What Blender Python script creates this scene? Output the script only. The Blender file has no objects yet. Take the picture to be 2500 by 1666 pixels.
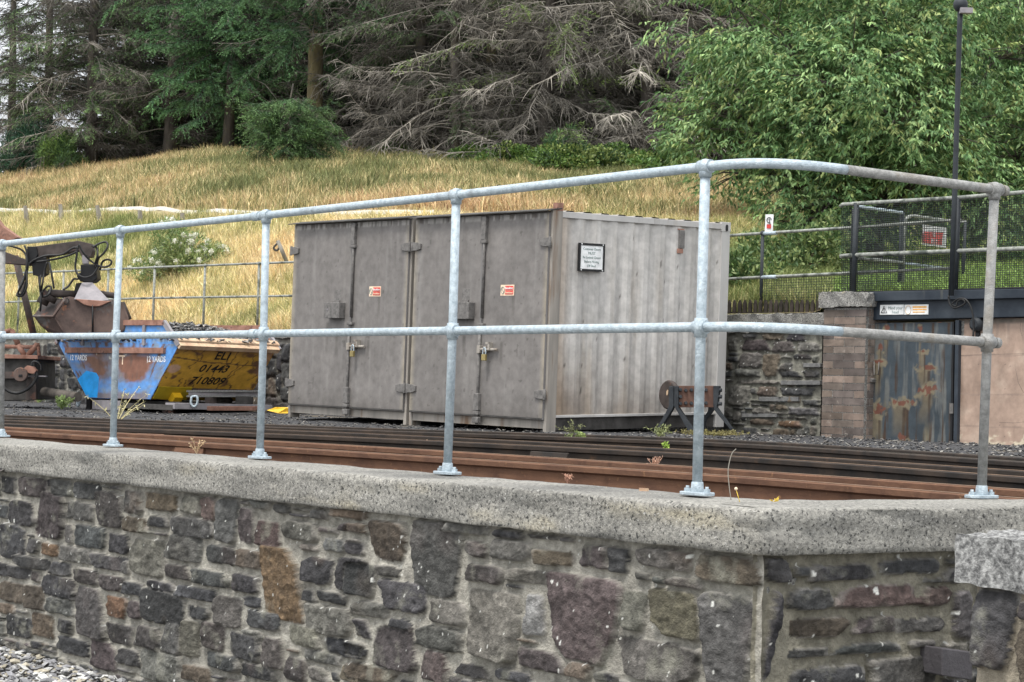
import bpy, math, random
import numpy as np
from mathutils import Vector, Matrix
R = math.radians
random.seed(7)
RNG = np.random.default_rng(11)
scene = bpy.context.scene
C = scene.collection

# ---------------------------------------------------------------- camera
F, PITCH, ROLL, EYE = 4800.0, 0.027, 0.028, 0.42       # focal length in photo pixels (2500 wide)
cam_d = bpy.data.cameras.new('camera'); cam = bpy.data.objects.new('camera', cam_d); C.objects.link(cam)
cam_d.sensor_width = 36.0; cam_d.lens = 36.0 * F / 2500; cam_d.clip_start = .1; cam_d.clip_end = 3000
r0 = Vector((1, 0, 0)); u0 = Vector((0, -math.sin(PITCH), math.cos(PITCH))); fw = Vector((0, math.cos(PITCH), math.sin(PITCH)))
RT = r0 * math.cos(ROLL) + u0 * math.sin(ROLL); UP = u0 * math.cos(ROLL) - r0 * math.sin(ROLL)
cam.matrix_world = Matrix(((RT.x, UP.x, -fw.x, 0), (RT.y, UP.y, -fw.y, 0), (RT.z, UP.z, -fw.z, EYE), (0, 0, 0, 1)))
scene.camera = cam
CAMP = Vector((0, 0, EYE))
scene.render.resolution_x = 1024; scene.render.resolution_y = 682
# ---------------------------------------------------------------- sky, sun, exposure
SUN_EL, SUN_AZ = R(66), R(215)          # azimuth clockwise from +Y (behind the camera, to its left)
w = bpy.data.worlds.new("World"); scene.world = w; w.use_nodes = True
nt = w.node_tree; bg = nt.nodes['Background']
sky = nt.nodes.new('ShaderNodeTexSky'); sky.sky_type = 'NISHITA'; sky.sun_disc = False
sky.sun_elevation = SUN_EL; sky.sun_rotation = SUN_AZ; sky.air_density = 1.0; sky.dust_density = 8.0; sky.ozone_density = 0.6
hs = nt.nodes.new('ShaderNodeHueSaturation'); hs.inputs['Saturation'].default_value = .28
nt.links.new(sky.outputs[0], hs.inputs['Color'])
# an overcast: pale cloud laid over the sky
cn = nt.nodes.new('ShaderNodeTexNoise'); cn.inputs['Scale'].default_value = 2.2; cn.inputs['Detail'].default_value = 5
tc_ = nt.nodes.new('ShaderNodeTexCoord'); nt.links.new(tc_.outputs['Generated'], cn.inputs['Vector'])
cr_ = nt.nodes.new('ShaderNodeValToRGB'); cr_.color_ramp.elements[0].position = .35; cr_.color_ramp.elements[0].color = (.55, .55, .55, 1)
cr_.color_ramp.elements[1].position = .65; cr_.color_ramp.elements[1].color = (.95, .95, .95, 1); nt.links.new(cn.outputs['Fac'], cr_.inputs[0])
cx = nt.nodes.new('ShaderNodeMix'); cx.data_type = 'RGBA'; nt.links.new(cr_.outputs[0], cx.inputs['Factor']); nt.links.new(hs.outputs[0], cx.inputs['A'])
cx.inputs['B'].default_value = (5.6, 5.8, 6.1, 1); nt.links.new(cx.outputs['Result'], bg.inputs['Color'])
bg.inputs['Strength'].default_value = 0.15
sd = bpy.data.lights.new('sun', 'SUN'); sd.energy = 1.5; sd.angle = R(14); sd.color = (1, .96, .9)
sun = bpy.data.objects.new('sun', sd); C.objects.link(sun)
sdir = Vector((math.sin(SUN_AZ) * math.cos(SUN_EL), math.cos(SUN_AZ) * math.cos(SUN_EL), math.sin(SUN_EL)))
sun.rotation_euler = sdir.to_track_quat('Z', 'Y').to_euler()
scene.view_settings.view_transform = 'Standard'; scene.view_settings.look = 'None'
scene.view_settings.exposure = 1.05; scene.view_settings.gamma = 1

# ---------------------------------------------------------------- photo pixel -> point on a real surface
def ray(px, py): return RT * ((px - 1250) / F) + UP * ((833 - py) / F) + fw
def at(px, py, Y):
    d = ray(px, py); return CAMP + d * (Y / d.y)
def onz(px, py, z):
    d = ray(px, py); return CAMP + d * ((z - EYE) / d.z)
def onplane(px, py, p, n):
    d = ray(px, py); return CAMP + d * ((p - CAMP).dot(n) / d.dot(n))
def hor(px): return 962.6 + .028 * (px - 1250)

# ---------------------------------------------------------------- materials
def M(name, cols, scale=4, stretch=(1, 1, 1), rough=.8, metal=0., bump=.25, bscale=None, spots=(), vcol=False, detail=6, sheen=0, trans=0, pos=(.35, .65)):
    m = bpy.data.materials.new(name); m.use_nodes = True; t = m.node_tree; N, L = t.nodes, t.links
    b = N['Principled BSDF']; b.inputs['Roughness'].default_value = rough; b.inputs['Metallic'].default_value = metal
    b.inputs['Specular IOR Level'].default_value = .3
    g = N.new('ShaderNodeNewGeometry')
    def noise(sc, st, det=6, off=0):
        mp = N.new('ShaderNodeMapping'); mp.inputs['Scale'].default_value = st; mp.inputs['Location'].default_value = (off, off * 1.7, off * .6)
        L.new(g.outputs['Position'], mp.inputs['Vector'])
        n = N.new('ShaderNodeTexNoise'); n.inputs['Scale'].default_value = sc; n.inputs['Detail'].default_value = det
        n.inputs['Roughness'].default_value = .62; L.new(mp.outputs[0], n.inputs['Vector']); return n.outputs['Fac']
    def ramp(fac, stops):
        r = N.new('ShaderNodeValToRGB'); e = r.color_ramp.elements
        while len(e) < len(stops): e.new(.5)
        for k, (p, c) in enumerate(stops): e[k].position = p; e[k].color = (*c, 1)
        L.new(fac, r.inputs[0]); return r.outputs[0]
    if len(cols) == 1: cols = [tuple(v * .82 for v in cols[0]), tuple(v * 1.18 for v in cols[0])]
    n = len(cols)
    col = ramp(noise(scale, stretch, detail), [(pos[0] + (pos[1] - pos[0]) * k / (n - 1), c) for k, c in enumerate(cols)])
    if vcol:
        a = N.new('ShaderNodeVertexColor'); a.layer_name = 'Col'
        x = N.new('ShaderNodeMix'); x.data_type = 'RGBA'; x.blend_type = 'MULTIPLY'; x.inputs['Factor'].default_value = 1
        L.new(a.outputs['Color'], x.inputs['A']); L.new(col, x.inputs['B']); col = x.outputs['Result']
    for k, (c, sc, lo, hi, st) in enumerate(spots):
        f = ramp(noise(sc, st, 5, 3.1 + k * 7), [(lo, (0, 0, 0)), (hi, (1, 1, 1))])
        x = N.new('ShaderNodeMix'); x.data_type = 'RGBA'; L.new(f, x.inputs['Factor'])
        L.new(col, x.inputs['A']); x.inputs['B'].default_value = (*c, 1); col = x.outputs['Result']
    L.new(col, b.inputs['Base Color'])
    if bump:
        bp = N.new('ShaderNodeBump'); bp.inputs['Strength'].default_value = bump; bp.inputs['Distance'].default_value = .01
        L.new(noise(bscale or scale * 6, stretch if bscale is None else (1, 1, 1), 5, 9), bp.inputs['Height']); L.new(bp.outputs[0], b.inputs['Normal'])
    if trans:
        tr = N.new('ShaderNodeBsdfTranslucent'); L.new(col, tr.inputs['Color']); mx = N.new('ShaderNodeMixShader'); mx.inputs[0].default_value = trans
        L.new(b.outputs[0], mx.inputs[1]); L.new(tr.outputs[0], mx.inputs[2]); L.new(mx.outputs[0], N['Material Output'].inputs['Surface'])
    return m
Z1 = (1, 1, 1); VS = (1, 1, .12)
mat = dict(
 paint=M('weathered_paint', [(.85, .85, .85), (1.15, 1.15, 1.15)], 9, rough=.6, vcol=True, bump=.15, bscale=30),
 copingc=M('weathered_coping', [(.55, .55, .54), (1., .99, .96), (1.4, 1.38, 1.32)], 55, rough=.95, vcol=True, bump=1., bscale=90, pos=(.3, .7), spots=[((.045, .045, .043), 80, .55, .64, Z1), ((.46, .45, .42), 95, .60, .68, Z1)]),
 slatel=M('grey_slate_course', [(.12, .12, .12), (.2, .2, .195)], 20, rough=.9),
 galv=M('galvanised', [(.30, .36, .40), (.47, .54, .58)], 45, rough=.5, metal=.25, bump=.5, bscale=160, spots=[((.24, .27, .29), 9, .56, .75, Z1), ((.62, .68, .72), 60, .6, .75, Z1)]),
 galvold=M('galvanised_weathered', [(.19, .19, .185), (.32, .32, .31)], 40, rough=.65, metal=.1, bump=.5, bscale=160, spots=[((.25, .22, .175), 6, .55, .75, Z1)]),
 coping=M('weathered_concrete', [(.10, .10, .096), (.23, .225, .21), (.40, .39, .365)], 50, rough=.95, bump=1., bscale=90, pos=(.3, .7),
     spots=[((.34, .325, .275), 1.6, .55, .8, (1, 1, 1.2)), ((.11, .11, .105), 3.2, .52, .7, Z1), ((.045, .045, .043), 80, .52, .62, Z1), ((.48, .47, .43), 95, .58, .66, Z1), ((.38, .33, .24), 6, .66, .74, Z1)]),
 capstone=M('rough_aggregate_concrete', [(.07, .07, .07), (.18, .18, .176), (.34, .34, .33)], 60, rough=.95, bump=1., bscale=60, pos=(.35, .62)),
 stone=M('rubble_stone', [(.72, .72, .72), (1.25, 1.25, 1.25)], 22, rough=.9, bump=1, bscale=110, vcol=True, spots=[((.50, .50, .46), 14, .715, .74, Z1), ((.25, .245, .2), 6, .58, .8, Z1)]),
 stonefar=M('far_rubble_stone', [(.6, .6, .6), (1.3, 1.3, 1.3)], 9, rough=.9, bump=.8, bscale=30, vcol=True, spots=[((.42, .42, .36), 9, .66, .72, Z1)]),
 slate=M('slate', [(.07, .065, .07)], 9, rough=.7, bump=.4),
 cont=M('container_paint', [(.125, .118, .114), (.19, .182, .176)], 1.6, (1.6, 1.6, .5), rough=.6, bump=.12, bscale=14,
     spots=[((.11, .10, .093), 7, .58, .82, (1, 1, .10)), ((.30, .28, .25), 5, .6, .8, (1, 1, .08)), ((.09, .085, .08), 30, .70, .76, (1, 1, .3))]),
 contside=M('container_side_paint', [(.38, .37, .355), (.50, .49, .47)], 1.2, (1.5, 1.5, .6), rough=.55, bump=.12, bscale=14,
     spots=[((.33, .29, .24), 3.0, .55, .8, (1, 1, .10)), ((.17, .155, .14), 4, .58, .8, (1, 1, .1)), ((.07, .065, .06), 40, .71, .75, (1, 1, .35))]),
 buf=M('buffer_rust', [(.09, .05, .038), (.16, .085, .06)], 5, rough=.8),
 contrim=M('container_trim', [(.20, .185, .165), (.34, .31, .27)], 5, VS, rough=.7, spots=[((.16, .1, .06), 6, .55, .72, VS)]),
 contdark=M('container_dark_steel', [(.035, .033, .03), (.08, .075, .07)], 6, rough=.8),
 hw=M('door_hardware', [(.10, .095, .09), (.19, .18, .17)], 20, rough=.7),
 brass=M('brass', [(.35, .28, .12)], 20, rough=.4, metal=.7),
 white=M('white_sign', [(.78, .79, .78)], 8, rough=.4, bump=0),
 black=M('black_paint', [(.012, .012, .013)], 8, rough=.5, bump=.05),
 red=M('red_print', [(.6, .06, .05)], 8, rough=.5, bump=0),
 cream=M('cream_print', [(.75, .58, .42)], 8, rough=.5, bump=0),
 orange=M('amber_print', [(.78, .42, .12)], 30, rough=.5, bump=0),
 greytext=M('faded_print', [(.22, .28, .27)], 8, rough=.6, bump=0),
 rust=M('rusty_rail', [(.098, .050, .032), (.155, .080, .047)], 6, (1, 1, 2.5), rough=.85, spots=[((.07, .035, .022), 9, .58, .75, Z1), ((.23, .12, .06), 40, .62, .72, Z1)]),
 rustw=M('rail_worn_top', [(.17, .10, .06), (.27, .17, .10)], 12, rough=.6, metal=.3),
 rustd=M('dark_rail', [(.02, .017, .015), (.048, .034, .025)], 6, rough=.8, spots=[((.10, .055, .03), 6, .64, .8, Z1)]),
 raild=M('dark_rail_top', [(.09, .075, .055), (.17, .14, .11)], 9, rough=.55, metal=.4),
 wood=M('sleeper_wood', [(.03, .027, .024), (.07, .06, .05)], 9, rough=.9),
 ballast=M('dark_ballast', [(.018, .018, .019), (.05, .05, .052), (.11, .11, .112)], 22, rough=.95, bump=1, bscale=60, pos=(.35, .7), spots=[((.12, .10, .07), .9, .6, .75, Z1)]),
 pebble=M('gravel', [(.75, .75, .75), (1.2, 1.2, 1.2)], 20, rough=.85, vcol=True),
 earth=M('lower_ground', [(.12, .12, .11), (.25, .245, .23)], 9, rough=.95),
 grassg=M('hillside_soil', [(.20, .16, .085), (.30, .24, .13), (.17, .17, .08)], .5, rough=1, bump=.8, bscale=8),
 path=M('pale_path', [(.38, .36, .31), (.5, .48, .42)], 6, rough=.95),
 blade=M('grass_blades', [(.92, .9, .92), (1.32, 1.3, 1.3)], 3, rough=.85, vcol=True, bump=0, trans=.25),
 leaf=M('leaves', [(1.0, 1.0, .95), (1.45, 1.45, 1.3)], 3, rough=.5, vcol=True, bump=0, trans=.22),
 needle=M('needles', [(1, 1, 1), (1.5, 1.5, 1.4)], 3, rough=.7, vcol=True, bump=0, trans=.1),
 twig=M('dead_twigs', [(.9, .84, .76), (1.45, 1.36, 1.22)], 2, rough=.95, vcol=True, bump=0),
 bark=M('bark', [(.045, .04, .035), (.12, .105, .09)], 5, (1, 1, .3), rough=.95, bump=1, spots=[((.12, .11, .05), 2, .55, .75, Z1)]),
 barkmoss=M('mossy_bark', [(.09, .075, .045), (.2, .17, .09)], 5, (1, 1, .3), rough=.95, bump=1),
 blue=M('blue_skip_paint', [(.045, .20, .56), (.075, .30, .72)], 3, rough=.55, spots=[((.17, .19, .23), 3.0, .46, .64, (1, 1, .5)), ((.19, .09, .055), 1.1, .475, .56, (1.2, 1.2, 1.1)), ((.13, .06, .04), 14, .60, .68, (1, 1, .3)), ((.5, .55, .6), 22, .70, .74, (1, 1, .4))]),
 bluenew=M('fresh_blue_paint', [(.03, .36, .85)], 5, rough=.5),
 skiprust=M('rusty_skip_steel', [(.20, .10, .07), (.36, .20, .15)], 6, rough=.85, spots=[((.09, .055, .05), 11, .57, .7, Z1)]),
 yellow=M('dirty_yellow_paint', [(.50, .26, .025), (.68, .40, .045)], 4, rough=.6, spots=[((.07, .045, .03), 5.5, .565, .60, (1, 1, .7)), ((.14, .06, .03), 2.2, .62, .68, Z1)]),
 yellow2=M('olive_yellow_paint', [(.42, .30, .02), (.52, .38, .03)], 5, rough=.6),
 yellowb=M('bright_yellow_paint', [(.75, .45, .02)], 5, rough=.5),
 palerust=M('pale_rust', [(.42, .27, .18), (.6, .45, .3)], 8, rough=.8),  # paler rust colour for skip rims, buffer patch and mortar crumbs
 crane=M('crane_steel', [(.04, .033, .03), (.09, .072, .065)], 5, rough=.75, spots=[((.2, .09, .06), 4, .58, .7, Z1)]),
 bucket=M('bucket_steel', [(.06, .042, .037), (.13, .09, .075)], 4, rough=.7, spots=[((.3, .13, .07), 6, .62, .7, Z1), ((.15, .145, .14), 3, .55, .65, Z1)]),
 greysteel=M('grey_steel', [(.2, .19, .2), (.3, .28, .29)], 5, rough=.6),
 rubber=M('rubber_hose', [(.012, .012, .012), (.03, .03, .03)], 9, rough=.5, bump=0),
 pink=M('pink_rendered_wall', [(.29, .205, .16), (.38, .28, .225)], 1.3, rough=.9, spots=[((.17, .12, .09), 4, .58, .75, Z1), ((.42, .33, .27), 9, .62, .74, Z1), ((.12, .1, .08), 45, .74, .78, Z1)]),
 bluesteel=M('dark_blue_steel', [(.017, .024, .034), (.04, .05, .062)], 2.5, rough=.5, spots=[((.11, .11, .09), 6, .62, .8, (1, 1, .12))]),
 door=M('rusting_blue_door', [(.022, .032, .045), (.05, .06, .068)], 2.5, rough=.55, spots=[((.135, .115, .075), 5.5, .49, .66, (1, 1, .22)), ((.05, .03, .02), 9, .57, .68, (1, 1, .12)), ((.16, .16, .14), 14, .6, .75, (1, 1, .2)), ((.15, .06, .04), 3.8, .63, .66, (1, 1, .9))]),
 brick=M('pillar_brick', [(.7, .7, .7), (1.25, 1.25, 1.25)], 6, rough=.9, vcol=True, spots=[((.34, .3, .26), 7, .64, .72, Z1)]),
 mesh=M('dark_green_mesh', [(.02, .028, .026)], 6, rough=.6, bump=0),
 fencem=M('old_rail_paint', [(.16, .17, .15), (.33, .34, .31)], 20, rough=.7, spots=[((.07, .08, .07), 5, .52, .62, Z1)]),
 darkpost=M('dark_post_paint', [(.028, .033, .038)], 8, rough=.6),
 picket=M('dark_timber', [(.02, .017, .014), (.055, .045, .038)], 9, rough=.9),
 greywood=M('grey_timber', [(.16, .145, .12), (.3, .28, .24)], 12, VS, rough=.95),
 flower=M('white_flowers', [(.7, .7, .6), (.85, .85, .75)], 9, rough=.8, bump=0, trans=.2),
 yflower=M('yellow_petals', [(.7, .5, .08)], 9, rough=.8, bump=0),
 pinkweed=M('dry_pink_stems', [(.42, .25, .19)], 9, rough=.9, bump=0),
)

# ---------------------------------------------------------------- object helpers
def props(o, label=None, cat=None, group=None, kind=None):
    for k, v in (('label', label), ('category', cat), ('group', group), ('kind', kind)):
        if v: o[k] = v
    return o
WLOC = {}
def thing(name, label, cat, loc=(0, 0, 0), group=None):
    o = bpy.data.objects.new(name, None); C.objects.link(o); o.location = loc; o.empty_display_size = .2
    WLOC[o.name] = Vector(loc); return props(o, label, cat, group)
def link(name, me, m, parent=None, center=None):
    """me holds world coordinates; the object is re-based on its own middle (parts) or foot (things)"""
    n = len(me.vertices); a = np.empty(n * 3, 'f'); me.vertices.foreach_get('co', a); a = a.reshape(-1, 3)
    lo, hi = a.min(0), a.max(0); c = (lo + hi) / 2
    if parent is None: c[2] = lo[2]
    a -= c; me.vertices.foreach_set('co', a.ravel()); me.update()
    o = bpy.data.objects.new(name, me); C.objects.link(o); me.materials.append(mat[m] if isinstance(m, str) else m)
    cw = Vector([float(v) for v in c]); WLOC[o.name] = cw
    if parent: o.parent = parent; o.location = cw - WLOC[parent.name]
    else: o.location = cw
    return o
def npmesh(name, V, Fc, m, parent=None, col=None, smooth=False):
    V = np.asarray(V, 'f'); Fc = np.asarray(Fc, 'i'); me = bpy.data.meshes.new(name); k = Fc.shape[1]
    me.vertices.add(len(V)); me.vertices.foreach_set('co', V.ravel())
    me.loops.add(Fc.size); me.loops.foreach_set('vertex_index', Fc.ravel())
    me.polygons.add(len(Fc)); me.polygons.foreach_set('loop_start', np.arange(len(Fc), dtype='i') * k)
    me.polygons.foreach_set('use_smooth', np.full(len(Fc), bool(smooth)))
    if col is not None:
        a = me.color_attributes.new('Col', 'FLOAT_COLOR', 'POINT'); c4 = np.ones((len(V), 4), 'f'); c4[:, :3] = col
        a.data.foreach_set('color', c4.ravel())
    me.update(calc_edges=True); me.validate()
    return link(name, me, m, parent)
class MB:
    def __init__(s, mtx=None): s.v = []; s.f = []; s.m = mtx or Matrix.Identity(4); s.sm = []
    def add(s, vs, fs, smooth=False):
        n = len(s.v); s.v += [s.m @ Vector(v) for v in vs]; s.f += [tuple(i + n for i in f) for f in fs]; s.sm += [smooth] * len(fs); return s
    def box(s, a, b, rot=None, org=None):
        x0, y0, z0 = a; x1, y1, z1 = b
        vs = [Vector(p) for p in ((x0, y0, z0), (x1, y0, z0), (x1, y1, z0), (x0, y1, z0), (x0, y0, z1), (x1, y0, z1), (x1, y1, z1), (x0, y1, z1))]
        if rot is not None: vs = [org + rot @ (v - org) for v in vs]
        return s.add(vs, [(0, 3, 2, 1), (4, 5, 6, 7), (0, 1, 5, 4), (1, 2, 6, 5), (2, 3, 7, 6), (3, 0, 4, 7)])
    def prism(s, poly, ext):
        """poly: 3-D points of a planar outline, ext: vector"""
        n = len(poly); P = [Vector(p) for p in poly]; e = Vector(ext)
        return s.add(P + [p + e for p in P], [tuple(range(n))[::-1], tuple(range(n, 2 * n))] + [(i, (i + 1) % n, (i + 1) % n + n, i + n) for i in range(n)])
    def tube(s, pts, r, n=10, caps=True, smooth=True):
        pts = [Vector(p) for p in pts]; K = len(pts); rr = r if hasattr(r, '__len__') else [r] * K; vs = []; a = None
        for i, p in enumerate(pts):
            t = (pts[min(i + 1, K - 1)] - pts[max(i - 1, 0)]).normalized()
            if a is None: a = t.cross(Vector((0, 0, 1))) if abs(t.z) < .95 else t.cross(Vector((0, 1, 0)))
            a = (a - t * a.dot(t)).normalized(); b = t.cross(a)
            vs += [p + (a * math.cos(2 * math.pi * k / n) + b * math.sin(2 * math.pi * k / n)) * rr[i] for k in range(n)]
        fs = [(i * n + k, i * n + (k + 1) % n, (i + 1) * n + (k + 1) % n, (i + 1) * n + k) for i in range(K - 1) for k in range(n)]
        s.add(vs, fs, smooth)
        if caps: n0 = len(s.v) - K * n; s.f += [tuple(n0 + k for k in range(n))[::-1], tuple(n0 + (K - 1) * n + k for k in range(n))]; s.sm += [False, False]
        return s
    def ball(s, c, r, n=10, sq=(1, 1, 1)):
        c = Vector(c); vs = []; fs = []
        for i in range(n + 1):
            th = math.pi * i / n
            for k in range(n * 2):
                ph = math.pi * k / n; vs.append(c + Vector((r * sq[0] * math.sin(th) * math.cos(ph), r * sq[1] * math.sin(th) * math.sin(ph), r * sq[2] * math.cos(th))))
        m_ = n * 2
        for i in range(n):
            for k in range(m_): fs.append((i * m_ + k, (i + 1) * m_ + k, (i + 1) * m_ + (k + 1) % m_, i * m_ + (k + 1) % m_))
        return s.add(vs, fs, True)
    def build(s, name, m, parent=None, bevel=0):
        me = bpy.data.meshes.new(name); me.from_pydata([tuple(v) for v in s.v], [], s.f); me.validate()
        if len(me.polygons) == len(s.sm): me.polygons.foreach_set('use_smooth', s.sm)
        o = link(name, me, m, parent)
        if bevel:
            b = o.modifiers.new('b', 'BEVEL'); b.width = bevel; b.segments = 2; b.limit_method = 'ANGLE'; b.angle_limit = R(40); b.harden_normals = False
        return o
def dup(o, loc, label=None, names=None):
    r = o.copy(); C.objects.link(r); r.location = loc; WLOC[r.name] = Vector(loc)
    if label: r['label'] = label
    for ch in list(o.children):
        c = ch.copy(); C.objects.link(c); c.parent = r
        for g in list(ch.children): d = g.copy(); C.objects.link(d); d.parent = c
    return r
def text(name, body, size, org, ux, uy, m, parent, align='CENTER', ext=.001, bold=False, space=1., shear=0):
    """flat lettering: org = middle, ux/uy = reading and up directions"""
    cu = bpy.data.curves.new(name, 'FONT'); cu.body = body; cu.size = size; cu.align_x = align; cu.align_y = 'CENTER'; cu.extrude = ext
    cu.space_line = space; cu.resolution_u = 3; cu.shear = shear
    if bold: cu.offset = size * .018
    to = bpy.data.objects.new('tmp', cu); C.objects.link(to); dg = bpy.context.evaluated_depsgraph_get()
    me = bpy.data.meshes.new_from_object(to.evaluated_get(dg)); bpy.data.objects.remove(to)
    ux = Vector(ux).normalized(); uz = ux.cross(Vector(uy)).normalized(); uy = uz.cross(ux)
    T = Matrix((ux, uy, uz)).transposed().to_4x4(); T.translation = Vector(org); me.transform(T); me.materials.clear()
    return link(name, me, m, parent)
def catmull(pts, n=6):
    P = [Vector(p) for p in pts]; P = [P[0] * 2 - P[1]] + P + [P[-1] * 2 - P[-2]]; out = []
    for i in range(1, len(P) - 2):
        for k in range(n):
            t = k / n; a, b, c, d = P[i - 1:i + 3]
            out.append(.5 * ((2 * b) + (c - a) * t + (2 * a - 5 * b + 4 * c - d) * t * t + (3 * b - a - 3 * c + d) * t ** 3))
    return out + [P[-2]]
# value noise on arrays
def vn(x, y, seed=0):
    r = np.random.default_rng(seed + 1000).random((64, 64)); xi = np.floor(x).astype(int); yi = np.floor(y).astype(int)
    fx = x - xi; fy = y - yi; fx = fx * fx * (3 - 2 * fx); fy = fy * fy * (3 - 2 * fy)
    g = lambda a, b: r[a % 64, b % 64]
    return (g(xi, yi) * (1 - fx) + g(xi + 1, yi) * fx) * (1 - fy) + (g(xi, yi + 1) * (1 - fx) + g(xi + 1, yi + 1) * fx) * fy
def fbm(x, y, seed=0, o=4):
    s = 0; a = .5; 
    for k in range(o): s = s + a * vn(x * 2 ** k, y * 2 ** k, seed + k); a *= .5
    return s
def tubes(P, r, sides=3):
    """P (N,K,3), r (N,K) -> verts, quads"""
    N, K, _ = P.shape; T = np.empty_like(P); T[:, 1:-1] = P[:, 2:] - P[:, :-2]; T[:, 0] = P[:, 1] - P[:, 0]; T[:, -1] = P[:, -1] - P[:, -2]
    T /= np.linalg.norm(T, axis=2, keepdims=True) + 1e-9
    ref = np.where(np.abs(T[..., 2:3]) > .9, np.array([1., 0, 0]), np.array([0, 0, 1.])); A = np.cross(T, ref); A /= np.linalg.norm(A, axis=2, keepdims=True) + 1e-9; B = np.cross(T, A)
    V = np.stack([P + (A * math.cos(2 * math.pi * k / sides) + B * math.sin(2 * math.pi * k / sides)) * r[..., None] for k in range(sides)], 2)
    base = np.arange(N * K * sides).reshape(N, K, sides); q = []
    for k in range(sides):
        k2 = (k + 1) % sides; q.append(np.stack([base[:, :-1, k], base[:, :-1, k2], base[:, 1:, k2], base[:, 1:, k]], -1).reshape(-1, 4))
    return V.reshape(-1, 3), np.concatenate(q)
def leafquads(Cn, D, S, L, W):
    """leaf-shaped quads: base, side, tip, side"""
    L = np.asarray(L)[:, None]; W = np.asarray(W)[:, None]
    V = np.stack([Cn, Cn + D * L * .45 + S * W, Cn + D * L, Cn + D * L * .45 - S * W], 1)
    return V.reshape(-1, 3), np.arange(len(Cn) * 4).reshape(-1, 4)
def unit(a): return a / (np.linalg.norm(a, axis=-1, keepdims=True) + 1e-9)

def painted(name, BL, BR, TR, TL, nu, nv, fn, parent, m='paint'):
    """a sheet whose worn paint is stored per vertex; fn(u, v) -> rgb"""
    u, v = np.meshgrid(np.linspace(0, 1, nu), np.linspace(0, 1, nv)); A = [np.array(p) for p in (BL, BR, TR, TL)]
    V = A[0] * ((1 - u) * (1 - v))[..., None] + A[1] * (u * (1 - v))[..., None] + A[2] * (u * v)[..., None] + A[3] * ((1 - u) * v)[..., None]
    i = np.arange(nu * nv).reshape(nv, nu); q = np.stack([i[:-1, :-1], i[:-1, 1:], i[1:, 1:], i[1:, :-1]], -1).reshape(-1, 4)
    return npmesh(name, V.reshape(-1, 3), q, m, parent, fn(u, v).reshape(-1, 3))
def lay(c, col, f): f = np.clip(f, 0, 1)[..., None]; return c * (1 - f) + np.array(col) * f
def blob(u, v, cu, cv, ru, rv, seed, soft=.25, n=.5, fr=9):
    d = ((u - cu) / ru) ** 2 + ((v - cv) / rv) ** 2; return np.clip((1 - np.sqrt(d) + (fbm(u * fr, v * fr, seed) - .47) * n * 2.4) / soft, 0, 1)
def drip(u, v, cu, cv, w_, l, seed):
    return np.clip((1 - np.abs(u - cu + (vn(v * 9, u * 0 + seed, seed) - .5) * w_ * .7) / w_) * 2, 0, 1) * np.clip((cv - v) / .01, 0, 1) * np.clip(1 - (cv - v) / l, 0, 1) ** .6
# ================================================================ stone walls
PAL = {'d': (.052, .052, .053), 'g': (.086, .084, .079), 'p': (.071, .062, .060), 'b': (.100, .082, .062), 'l': (.128, .122, .107), 'o': (.15, .097, .060), 'r': (.095, .070, .063),
       'R': (.095, .075, .073), 'L': (.112, .106, .092), 'w': (.27, .275, .27), 'q': (.142, .12, .09)}
def pack(ul, vl, cell, occ, rng, wr, hr):
    """fills the free cells of occ with random blocks (rubble courses); returns (u,v,a,b)"""
    out = []; nv, nu = occ.shape
    for j in range(nv):
        i = 0
        while i < nu:
            if occ[j, i]: i += 1; continue
            w_ = rng.integers(wr[0], wr[1] + 1); h_ = rng.integers(hr[0], hr[1] + 1)
            if rng.random() < .12: h_ = int(h_ * 1.8); w_ = max(wr[0], int(w_ * .7))
            k = 0
            while k < w_ and i + k < nu and not occ[j, i + k]: k += 1
            w_ = k; h = 0
            while h < h_ and j + h < nv and not occ[j + h, i:i + w_].any(): h += 1
            occ[j:j + h, i:i + w_] = True
            if w_ * h >= 3 and w_ > 1 : out.append(((i + w_ / 2) * cell, (j + h / 2) * cell, w_ * cell / 2, h * cell / 2))
            i += w_
    return out
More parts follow.
